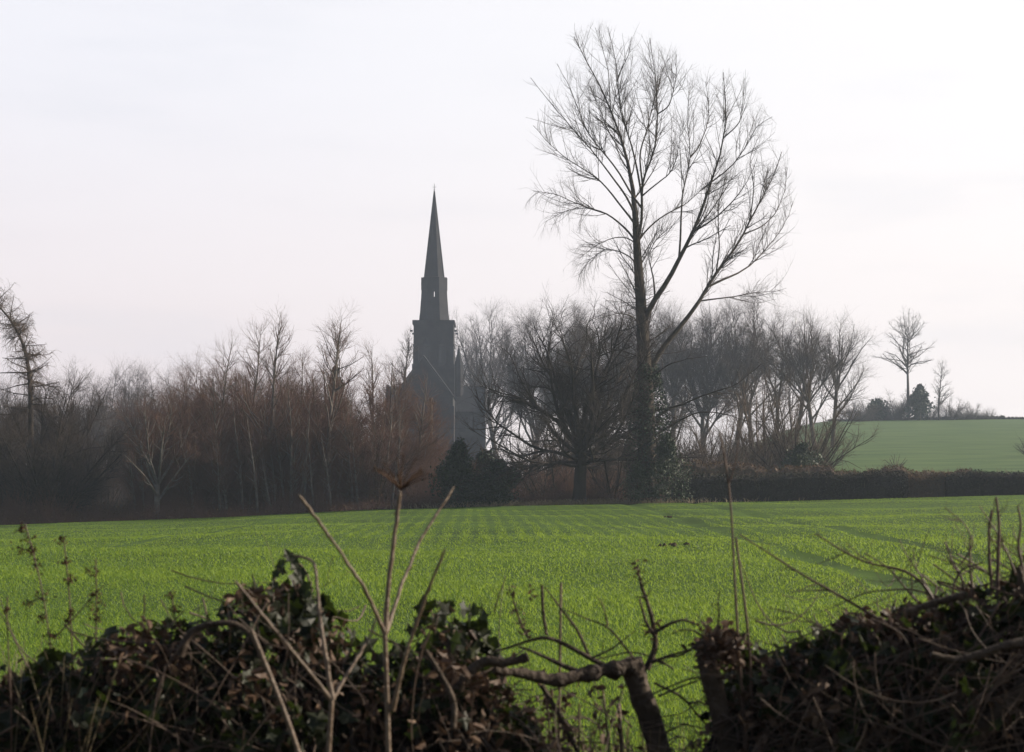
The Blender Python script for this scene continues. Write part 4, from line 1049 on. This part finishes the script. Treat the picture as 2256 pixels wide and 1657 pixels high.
left_contour = [(-160, 1520), (0, 1490), (110, 1465), (200, 1425), (270, 1385), (340, 1372), (420, 1372), (480, 1352), (530, 1310), (570, 1290), (620, 1285), (680, 1310), (720, 1345), (760, 1395), (820, 1440), (880, 1440), (912, 1365), (950, 1335), (1030, 1335), (1058, 1385), (1084, 1445), (1122, 1520), (1175, 1620), (1240, 1790)]
ls = [stick([(380, 2300), (390, 1800), (430, 1550), (520, 1440)], 75, 30, n=14, knob=.06, rg=rgf)[0],
      stick([(880, 2350), (900, 1800), (960, 1560), (1000, 1400)], 80, 34, n=14, knob=.06, rg=rgf)[0],
      stick([(395, 1440), (415, 1385), (460, 1370), (510, 1366), (545, 1380), (562, 1420)], 20, 9, d=4.2, n=14, knob=.05, rg=rgf)[0],
      stick([(935, 1428), (955, 1460), (985, 1510), (1000, 1550), (995, 1600)], 10, 16, d=4.15, n=14, knob=.04, rg=rgf)[0],
      stick([(150, 2300), (160, 1800), (120, 1560)], 50, 20, n=12, knob=.06, rg=rgf)[0]]
hedge_mass('ivy_hedge', 'rounded ivy smothered hedge on the near side, with dead stalks before it', left_contour, 91, ls, nleaf=7000, ndead=12500, ntw=2300, vines=80)
right_contour = [(1585, 1600), (1605, 1480), (1630, 1452), (1655, 1442), (1720, 1430), (1790, 1425), (1830, 1385), (1880, 1365), (1930, 1350), (1990, 1345), (2050, 1325), (2100, 1312), (2160, 1305), (2200, 1285), (2249, 1255), (2330, 1230), (2420, 1240)]
rsx = [stick([(2080, 1670), (2160, 1597), (2249, 1512), (2330, 1440)], 46, 36, d=4.25, n=14, knob=.05, rg=rgf)[0],
       stick([(2045, 1437), (2090, 1452), (2145, 1442), (2205, 1418), (2260, 1410)], 16, 24, d=4.2, n=14, knob=.05, rg=rgf)[0],
       stick([(2237, 1245), (2247, 1290), (2262, 1330), (2280, 1420)], 14, 26, d=4.3, n=12, knob=.08, rg=rgf)[0],
       stick([(1930, 2350), (1940, 1800), (1990, 1560), (2060, 1400)], 80, 36, n=14, knob=.06, rg=rgf)[0],
       stick([(1990, 1345), (2060, 1322), (2120, 1306)], 14, 18, d=4.3, n=10, knob=.06, rg=rgf)[0]]
hedge_mass('thorn_hedge', 'dark tangled thorn hedge on the near side with bare twigs along its top', right_contour, 92, rsx, nleaf=4600, ndead=10500, ntw=4800, vines=260)

def thorny(pts, w0, w1, d, rg, spurs=10, dd=0.0, n=16, sl=(.012, .035)):
    pcs, p, rad = stick(pts, w0, w1, d, dd, n, 6, .05, rg)
    s = spawn(p[None], rad[None], rg, n=spurs, t0=.1, ang=(45, 80), length=sl, fall=.3, rad=.0016, radrel=.6, trop=.02, wob=.1, seg=2)
    if len(s[0]): pcs = pcs + [tube(*s, 4)]
    return pcs, p, rad

# gnarled stool in the gap between the two hedges
def stool():
    rg = np.random.default_rng(93)
    loc = P(1452, 1900, FD); loc[2] = float(T(0, FD)) - .02
    r = thing('hawthorn_stool', loc, 'gnarled old thorn trunk in the hedge gap with one long horizontal limb', 'hawthorn')
    tr, p, rd = stick([(1475, 2760), (1478, 2200), (1468, 1800), (1452, 1660), (1425, 1570), (1402, 1510), (1392, 1470), (1385, 1448)], 74, 50, FD, n=44, S=14, knob=.075, rg=rg)
    mesh_obj('trunk', tr, M['hedgewood'], r, True, loc)
    lb, lp, lr = stick([(1400, 1462), (1368, 1462), (1310, 1478), (1262, 1486), (1215, 1496), (1168, 1482), (1130, 1478), (1085, 1470)], 38, 20, FD, -.2, n=34, S=11, knob=.12, rg=rg)
    mesh_obj('limb', lb, M['hedgewood'], r, True, loc)
    l2, q2, r2 = stick([(1000, 1520), (1037, 1468), (1074, 1446), (1100, 1460), (1137, 1450), (1160, 1442)], 26, 20, 4.3, n=18, S=9, knob=.08, rg=rg)
    mesh_obj('broken_limb', l2, M['hedgewood'], r, True, loc)
    tw = []
    for pts, w0, w1, sp in [
        ([(1345, 1470), (1300, 1448), (1245, 1417), (1200, 1395), (1165, 1406), (1110, 1425), (1080, 1432)], 15, 4, 6), ([(1300, 1484), (1255, 1470), (1215, 1452), (1165, 1428), (1140, 1420)], 17, 5, 4),
        ([(1295, 1445), (1270, 1385), (1237, 1343), (1197, 1290)], 8, 3, 6), ([(1420, 1470), (1442, 1420), (1438, 1385), (1425, 1330), (1408, 1290), (1400, 1245)], 16, 5, 16),
        ([(1440, 1400), (1420, 1370), (1404, 1315)], 9, 5, 4), ([(1436, 1390), (1470, 1370), (1500, 1360), (1530, 1372)], 10, 5, 8), ([(1430, 1455), (1470, 1440), (1520, 1425)], 9, 4, 6),
        ([(1395, 1450), (1360, 1405), (1335, 1375), (1290, 1360), (1245, 1340)], 7, 2.5, 8), ([(1335, 1375), (1325, 1330), (1312, 1310)], 5, 2, 3), ([(1300, 1445), (1345, 1425), (1395, 1385)], 6, 2.5, 5),
        ([(1190, 1505), (1222, 1560), (1245, 1605), (1275, 1665)], 13, 9, 5), ([(1445, 1530), (1490, 1510), (1560, 1485)], 6, 3, 5), ([(1460, 1610), (1500, 1590), (1545, 1600)], 5, 3, 4),
        ([(1200, 1395), (1192, 1340), (1190, 1285)], 8, 7, 0), ([(1160, 1400), (1140, 1360), (1125, 1310), (1118, 1290)], 7, 3, 14), ([(1085, 1345), (1095, 1310), (1110, 1270)], 4, 2, 2),
        ([(1437, 1500), (1500, 1530), (1540, 1580), (1600, 1640)], 7, 4, 5), ([(1480, 1470), (1440, 1445), (1390, 1430), (1300, 1450)], 5, 3, 5)]:
        mesh_obj('twig', thorny(pts, w0, w1, FD - .05 + .1 * rg.random(), rg, sp)[0], M['hedgewood'], r, True, loc)
    # buds and last leaves along the shoots
    c = [P(1400, 1245, FD), P(1403, 1262, FD), P(1440, 1385, FD), P(1450, 1372, FD), P(1425, 1392, FD), P(1530, 1370, FD), P(1120, 1300, FD), P(1135, 1345, FD), P(1150, 1385, FD), P(1170, 1300, FD), P(1145, 1370, FD)]
    for ci in c: mesh_obj('bud_cluster', [leaf_cloud(ci + rg.normal(size=(7, 3)) * .008, rg, (.008, .018), DEAD)], M['deadleaf'], r, False, loc)
stool()

def stump():
    rg = np.random.default_rng(94); loc = P(1640, 1900, FD); loc[2] = float(T(0, FD)) - .02
    r = thing('hedge_stump', loc, 'leaning cut stump with a leafy top at the gap side of the thorn hedge', 'stump')
    mesh_obj('trunk', stick([(1700, 2760), (1672, 2100), (1640, 1800), (1600, 1640), (1572, 1540), (1555, 1460), (1548, 1405)], 66, 46, FD - .12, n=30, S=12, knob=.07, rg=rg)[0], M['hedgewood'], r, True, loc)
    K = 620; a = rg.random(K)
    pos = np.stack([PX(1572, FD) + rg.normal(size=K) * .026, FD - .1 + rg.normal(size=K) * .05, PZ(1395, FD) + rg.normal(size=K) * .022 - .02], 1)
    mesh_obj('leaves', [leaf_cloud(pos, rg, (.012, .03), DEAD, up=.3)], M['deadleaf'], r, False, loc)
    for pts, w0, w1, sp in [([(1575, 1390), (1580, 1350), (1576, 1318), (1582, 1295)], 5, 2.5, 8), ([(1550, 1410), (1520, 1425), (1495, 1440), (1450, 1448)], 7, 3, 7), ([(1545, 1400), (1525, 1385), (1500, 1382), (1470, 1395)], 6, 2, 6),
                            ([(1600, 1400), (1630, 1390), (1650, 1400)], 5, 2, 6), ([(1570, 1490), (1520, 1488), (1460, 1512), (1420, 1530)], 6, 3, 7), ([(1555, 1480), (1580, 1490), (1620, 1490)], 7, 4, 3), ([(1560, 1400), (1548, 1370), (1530, 1350)], 5, 2, 5)]:
        mesh_obj('twig', thorny(pts, w0, w1, FD - .14, rg, sp)[0], M['hedgewood'], r, True, loc)
stump()

def bramble():
    rg = np.random.default_rng(99); loc = P(1200, 1900, FD); loc[2] = float(T(0, FD))
    r = thing('dead_bramble', loc, 'thin dead bramble stems tangled below the horizontal limb', 'bramble')
    K = 95; px = 1105 + 210 * rg.random(K) ** 1.2; py = 1480 + 190 * rg.random(K)
    p = np.stack([PX(px, FD), FD + .22 * rg.normal(size=K), PZ(py, FD)], 1)
    dr = unit(np.stack([rg.normal(size=K) * .8, rg.normal(size=K) * .3, .4 + rg.random(K)], 1)); bd = rg.normal(size=(K, 3)) * .16; ln = .15 + .3 * rg.random(K)
    p = p - dr * (ln * .7)[:, None]; Q = [p]
    for k in range(9): dr = unit(dr + bd + rg.normal(size=(K, 3)) * .06); p = p + dr * (ln / 9)[:, None]; Q.append(p)
    Q = np.stack(Q, 1)
    Q = Q[(Q[:, :, 2] < PZ(1440, FD)).all(1)]; Rr = (.001 + .0018 * rg.random(len(Q)) ** 2)[:, None] * np.linspace(1, .4, 10)[None]
    for i in range(len(Q)):
        sp_ = spawn(Q[i:i + 1], Rr[i:i + 1], rg, n=4, t0=.1, ang=(40, 70), length=(.01, .05), rad=.0009, seg=3)
        mesh_obj('stem', [tube(Q[i], Rr[i], 5), tube(*sp_, 4)], M['hedgetwig'], r, True, loc)
    j = rg.integers(0, len(Q), 320); pos = Q[j, rg.integers(2, 10, 320)] + rg.normal(size=(320, 3)) * .008
    mesh_obj('leaves', [leaf_cloud(pos, rg, (.012, .034), DEAD)], M['deadleaf'], r, False, loc)
bramble()

# thorn shoots along the top of the right hedge: each a thing
GS = 'bare thorn shoots rising from the thorn hedge'
shoots = [
    ([(1930, 1360), (1830, 1300), (1760, 1262), (1700, 1222), (1625, 1175)], 8, 3, 'long bare shoot arching furthest out over the field'),
    ([(2058, 1335), (2030, 1280), (1990, 1252), (1900, 1237), (1850, 1210), (1790, 1172)], 9, 3, 'thorny shoot arching out above the longest one'),
    ([(2040, 1350), (2000, 1305), (1950, 1245), (1900, 1215)], 6, 2.5, 'short straight shoot crossing the arching ones'),
    ([(2060, 1310), (2000, 1292), (1900, 1300), (1840, 1330), (1800, 1345)], 5, 2, 'thin shoot bowed low over the hedge top'),
    ([(2140, 1320), (2130, 1250), (2130, 1180)], 6, 4, 'short upright shoot with a blunt tip'),
    ([(2178, 1290), (2172, 1220), (2172, 1150), (2178, 1120)], 8, 5, 'thick upright shoot beside the tallest one'),
    ([(2190, 1310), (2192, 1230), (2195, 1150), (2188, 1092)], 10, 5, 'tallest thick upright shoot of the thorn hedge'),
    ([(2240, 1290), (2220, 1230), (2190, 1170), (2150, 1110)], 6, 2, 'slanting shoot leaning across the upright ones'),
    ([(2120, 1310), (2110, 1260), (2090, 1230), (2075, 1190)], 7, 3, 'crooked knobbly shoot before the upright ones'),
    ([(2110, 1240), (2140, 1195), (2120, 1150), (2075, 1115)], 4, 2, 'fine crooked twig bending back from the upright shoots'),
    ([(1860, 1400), (1800, 1375), (1740, 1345), (1690, 1335)], 5, 2, 'low shoot reaching out from the hedge shoulder'),
    ([(2060, 1330), (2020, 1260), (1990, 1220), (1975, 1185)], 5, 2, 'forked fine shoot behind the crossing one'),
    ([(2249, 1260), (2235, 1200), (2243, 1150), (2235, 1110)], 8, 4, 'knotty shoot at the photo edge'),
    ([(2090, 1330), (2095, 1280), (2110, 1250), (2160, 1235)], 6, 3, 'short shoot bent sideways towards the upright ones'),
    ([(1800, 1440), (1740, 1430), (1690, 1415), (1660, 1405)], 5, 2, 'lowest shoot lying along the hedge shoulder'),
]
for i, (pts, w0, w1, lab) in enumerate(shoots):
    rg = np.random.default_rng(940 + i)
    d = FD - .15 + .3 * rg.random()
    pcs, p, rad = thorny(pts, w0, w1, d, rg, spurs=7, sl=(.012, .045))
    ex = spawn(p[None], rad[None], rg, n=3, t0=.25, t1=.8, ang=(30, 60), length=(.05, .14), fall=.3, rad=.0022, radrel=.7, trop=.05, wob=.12, seg=5)
    ex2 = spawn(*ex, rg, n=4, t0=.2, ang=(45, 80), length=(.008, .025), rad=.0012, seg=2)
    loc = p[0]
    o = mesh_obj('thorn_shoot', pcs + [tube(*ex, 5), tube(*ex2, 4)], M['shoot'], None, True, loc)
    tag(o, lab, 'shoot', GS)

# tall young shoot in front of the hedge
def sapling_shoot():
    rg = np.random.default_rng(95)
    loc = P(1655, 2600, 4.4); loc[2] = float(T(0, 4.4))
    r = thing('tall_shoot', loc, 'tall thin young stem rising alone above the thorn hedge', 'sapling')
    a = thorny([(1660, 2650), (1640, 1700), (1622, 1420), (1616, 1330), (1612, 1250), (1608, 1150), (1602, 1060), (1594, 1000), (1580, 950)], 12, 4, 4.4, rg, 22, n=30, sl=(.004, .012))[0]
    b = thorny([(1664, 2600), (1655, 1700), (1648, 1420), (1634, 1310), (1624, 1240), (1616, 1180)], 10, 5, 4.42, rg, 18, n=24, sl=(.004, .014))[0]
    mesh_obj('stem', a, M['shoot'], r, True, loc); mesh_obj('stem', b, M['shoot'], r, True, loc)
    c = stick([(1602, 1060), (1612, 1030), (1620, 990), (1622, 950)], 3.5, 1.5, 4.4, n=8)[0] + stick([(1594, 1000), (1570, 960), (1550, 930)], 3, 1.2, 4.4, n=8)[0]
    mesh_obj('side_twigs', c, M['shoot'], r, True, loc)
sapling_shoot()

# dead hogweed stalks before the left hedge
def hogweed(label, d, seed, stem, arms, umbel=None, bare=()):
    rg = np.random.default_rng(seed)
    base = P(stem[0][0], stem[0][1], d); base[2] = float(T(0, d))
    r = thing('hogweed_stalk', base, label, 'dead stalk', 'dead hogweed stalks in front of the ivy hedge')
    mesh_obj('stem', stick(stem, 14, 11, d, n=26, S=9, knob=.02, rg=rg)[0], M['straw'], r, True, base)
    for pts, w0, w1, dd in arms:
        pc, pa, ra = stick(pts, w0, w1, d, dd, n=28, S=8)
        ra = ra * (1 + .45 * np.exp(-np.linspace(0, 9, 28)) + .10 * rg.normal(size=28) * (rg.random(28) < .3)); ra[-1] *= .35
        pa[2:-1] += rg.normal(size=(25, 3)) * .0007
        node = spawn(pa[None, 6:], ra[None, 6:], rg, n=3, t0=.1, ang=(25, 50), length=(.008, .03), rad=.0011, seg=3)
        mesh_obj('arm', [tube(pa, ra, 8), tube(*node, 4)], M['straw'], r, True, base)
    if umbel:
        c = P(*umbel, d); K = 22
        v = unit(np.stack([rg.normal(size=K), rg.normal(size=K), .5 + rg.random(K) * .6], 1)); L_ = .055 + .03 * rg.random(K)
        Q = np.stack([np.tile(c, (K, 1)), c + v * (L_ * .55)[:, None] + np.array([0, 0, .004]), c + v * L_[:, None]], 1)
        sub = spawn(Q, np.tile([.0011, .0009, .0008], (K, 1)), rg, n=6, t0=.95, t1=1.0, ang=(15, 60), length=(.008, .016), rad=.0006, seg=2, trop=0.05)
        mesh_obj('umbel', [tube(Q, np.tile([.0013, .001, .0008], (K, 1)), 4), tube(*sub, 3)], M['seed'], r, True, base)
    return r
hogweed('dead hogweed stalk with a dried flower head, tallest before the ivy hedge', 3.9, 951, [(862, 3050), (858, 1900), (854, 1640), (848, 1480), (845, 1390)],
        [([(845, 1392), (852, 1290), (866, 1180), (880, 1078)], 11, 9, 0), ([(846, 1392), (800, 1290), (725, 1180), (655, 1085)], 8, 7, -.15), ([(848, 1388), (880, 1290), (920, 1190), (998, 1068)], 9, 5, .2), ([(862, 1560), (890, 1440), (935, 1310), (978, 1205)], 9, 6, -.1)], (880, 1076))
hogweed('dead hogweed stalk with two stiff arms, cut by the photo bottom', 3.8, 952, [(722, 3100), (718, 1900), (720, 1660), (729, 1535)],
        [([(728, 1538), (650, 1440), (580, 1355), (515, 1275)], 8, 7, -.1), ([(730, 1538), (712, 1420), (700, 1340), (693, 1240), (685, 1228), (640, 1218)], 10, 6, .1), ([(730, 1535), (770, 1470), (812, 1400), (835, 1330)], 8, 4, .15)])
hogweed('plain dead hogweed stalk leaning by the lower photo edge', 3.7, 953, [(760, 3200), (735, 2050), (690, 1750), (655, 1645), (605, 1510), (552, 1386)], [])

# ivy sprig standing out of the ivy hedge
def sprig():
    rg = np.random.default_rng(96); d = FD - .1
    loc = P(655, 1330, d)
    r = thing('ivy_sprig', loc, 'sprig of broad ivy leaves arching up out of the ivy hedge top', 'ivy')
    st = stick([(600, 1330), (598, 1280), (612, 1240), (640, 1225), (668, 1245), (680, 1275), (686, 1300)], 6, 4, d, n=18)[0]
    mesh_obj('stem', st, M['hedgetwig'], r, True, loc)
    for k, (px, py, s, nx, rot) in enumerate([(632, 1218, .045, .4, .3), (615, 1240, .045, -.5, 2.0), (605, 1262, .04, -.3, 2.6), (600, 1285, .036, .2, 1.5), (650, 1248, .05, .5, 3.4), (662, 1262, .05, .2, 3.3), (672, 1292, .05, -.2, 3.1), (592, 1300, .03, .6, .9), (648, 1228, .04, .1, 5.5), (622, 1255, .036, .7, 4.2)]):
        tv, tf = IVY
        z = unit(np.array([nx, -.75, .35])); x = unit(np.cross([0, 0, 1.0], z)); y = np.cross(z, x); ca, sa = math.cos(rot), math.sin(rot)
        X = tv[:, 0:1] * ca - tv[:, 1:2] * sa; Y = tv[:, 0:1] * sa + tv[:, 1:2] * ca
        mesh_obj('leaf', [(P(px, py, d - .01) + .72 * s * (X * x + Y * y + tv[:, 2:3] * z), tf)], M['ivyleaf'], r, False, loc)
sprig()

# dried seed stems at the left
def seed_stem(label, d, seed, stem, heads, twigs=()):
    rg = np.random.default_rng(seed)
    base = P(stem[0][0], stem[0][1], d); base[2] = float(T(0, d))
    r = thing('seed_stem', base, label, 'dead plant', 'dried seed stems beside the ivy hedge')
    st = stick([(stem[0][0], 2650)] + stem, 6, 3, d, n=24, S=6, knob=.03, rg=rg)[0]
    for t in twigs: st = st + stick(t, 4, 2, d, n=8, S=5)[0]
    mesh_obj('stem', st, M['shoot'], r, True, base)
    for (px, py, s) in heads:
        K = 26; c = P(px, py, d)
        pos = c + rg.normal(size=(K, 3)) * s * fs * .34
        mesh_obj('seed_cluster', [leaf_cloud(pos, rg, (.005, .012), DEAD)], M['seed'], r, False, base)
seed_stem('dried stem with the highest seed clusters near the photo edge', 4.5, 961, [(118, 1480), (108, 1390), (98, 1310), (84, 1250), (68, 1190), (55, 1150)], [(48, 1160, 16), (64, 1186, 22), (45, 1208, 24), (72, 1208, 14), (78, 1250, 26), (96, 1312, 28), (62, 1328, 18), (116, 1398, 26), (90, 1360, 16)], [[(96, 1312), (75, 1318), (58, 1330)], [(70, 1205), (55, 1208), (42, 1204)], [(57, 1152), (40, 1165), (28, 1172)]])
seed_stem('thin dried stem with sparse small seed clusters', 4.55, 962, [(160, 1480), (158, 1400), (155, 1330), (148, 1250), (140, 1185)], [(135, 1186, 16), (143, 1235, 12), (152, 1275, 20), (156, 1345, 14)])
seed_stem('dried stem with big dark seed clusters bent to one side', 4.5, 963, [(205, 1480), (212, 1400), (216, 1330), (210, 1280), (210, 1228)], [(202, 1258, 24), (208, 1306, 22), (212, 1332, 30), (212, 1356, 22), (150, 1366, 16)], [[(120, 1400), (160, 1360), (205, 1310), (228, 1285)]])
seed_stem('short dried stem poking up from the ivy hedge shoulder', 4.5, 964, [(392, 1440), (388, 1390), (384, 1340), (377, 1305)], [(376, 1308, 12), (384, 1340, 14), (390, 1370, 18)])
seed_stem('bare dried stem at the very photo edge', 4.3, 965, [(25, 1520), (20, 1450), (12, 1360), (16, 1310)], [(14, 1340, 8)], [[(60, 1465), (30, 1400), (0, 1345)]])

# dead grass at the left end, canes in the gap
def dry_grass():
    rg = np.random.default_rng(97); K = 220
    px = -80 + 300 * rg.random(K) ** 1.3; d = 4.2 + .9 * rg.random(K)
    top = 1420 + 120 * rg.random(K) ** .7
    p = np.stack([PX(px, d), d, np.full(K, .5)], 1); z = PZ(top, d) + .02
    b = rg.normal(size=(K, 3)) * .22; b[:, 2] = 0
    e = p + b; e[:, 2] = z; m = (p + e) / 2 - b * .25; m[:, 2] = .5 + (z - .5) * .62
    Q = np.stack([p, m, e], 1)
    o = mesh_obj('dry_grass', [tube(Q, np.tile([.0017, .0014, .0007], (K, 1)), 3)], M['drygrass'])
    tag(o, 'pale dry grass tuft at the low end of the ivy hedge', 'grass', kind='stuff')
    K = 260; px = 1120 + 420 * rg.random(K); d = 4.4 + .8 * rg.random(K); top = 1560 + 110 * rg.random(K) ** .6
    p = np.stack([PX(px, d), d, np.full(K, .3)], 1); b = rg.normal(size=(K, 3)) * .08; e = p + b; e[:, 2] = PZ(top, d); m = (p + e) / 2 - b * .3
    o = mesh_obj('dry_grass', [tube(np.stack([p, m, e], 1), np.tile([.002, .0017, .0008], (K, 1)), 3)], M['drygrass'])
    tag(o, 'thin dry grass stems in the gap of the hedge', 'grass', kind='stuff')
dry_grass()
for i, (pts, w0, w1, mt, lab) in enumerate([
    ([(1375, 2600), (1372, 1800), (1366, 1640), (1358, 1545)], 13, 10, 'straw', 'short pale cut cane beside the gnarled trunk'),
    ([(1340, 2600), (1342, 1700), (1335, 1590), (1322, 1505)], 8, 5, 'straw', 'thin brown cane under the horizontal limb'),
    ([(1228, 2600), (1228, 1550), (1230, 1400), (1232, 1280)], 7, 6, 'straw', 'straight thin cane standing behind the horizontal limb'),
    ([(1205, 2600), (1205, 1700), (1212, 1560), (1196, 1510)], 6, 4, 'straw', 'short thin cane below the horizontal limb'),
    ([(1270, 2600), (1272, 1700), (1270, 1600), (1272, 1545)], 6, 4, 'straw', 'faint short cane near the photo bottom in the gap')]):
    rg = np.random.default_rng(980 + i)
    base = P(pts[0][0], pts[0][1], 4.6); base[2] = float(T(0, 4.6))
    o = mesh_obj('cane', stick(pts, w0, w1, 4.6, n=18, S=7, knob=.02, rg=rg)[0], M[mt], None, True, base)
    tag(o, lab, 'cane', 'dead canes in the hedge gap')

# ------------------------------------------------------------------ the air
hz = mesh_obj('haze', [box(-820, 820, -70, 820, -8, 62)], bpy.data.materials.new('air'), None, False)
am = hz.data.materials[0]; am.use_nodes = True
t = am.node_tree; t.nodes.clear()
o_ = t.nodes.new('ShaderNodeOutputMaterial'); pv = t.nodes.new('ShaderNodeVolumePrincipled')
pv.inputs['Color'].default_value = (0.70, 0.81, 1.0, 1); pv.inputs['Density'].default_value = 0.00052; pv.inputs['Anisotropy'].default_value = 0.25
t.links.new(pv.outputs[0], o_.inputs['Volume'])
tag(hz, 'thin pale winter haze over the fields', 'haze', kind='stuff')
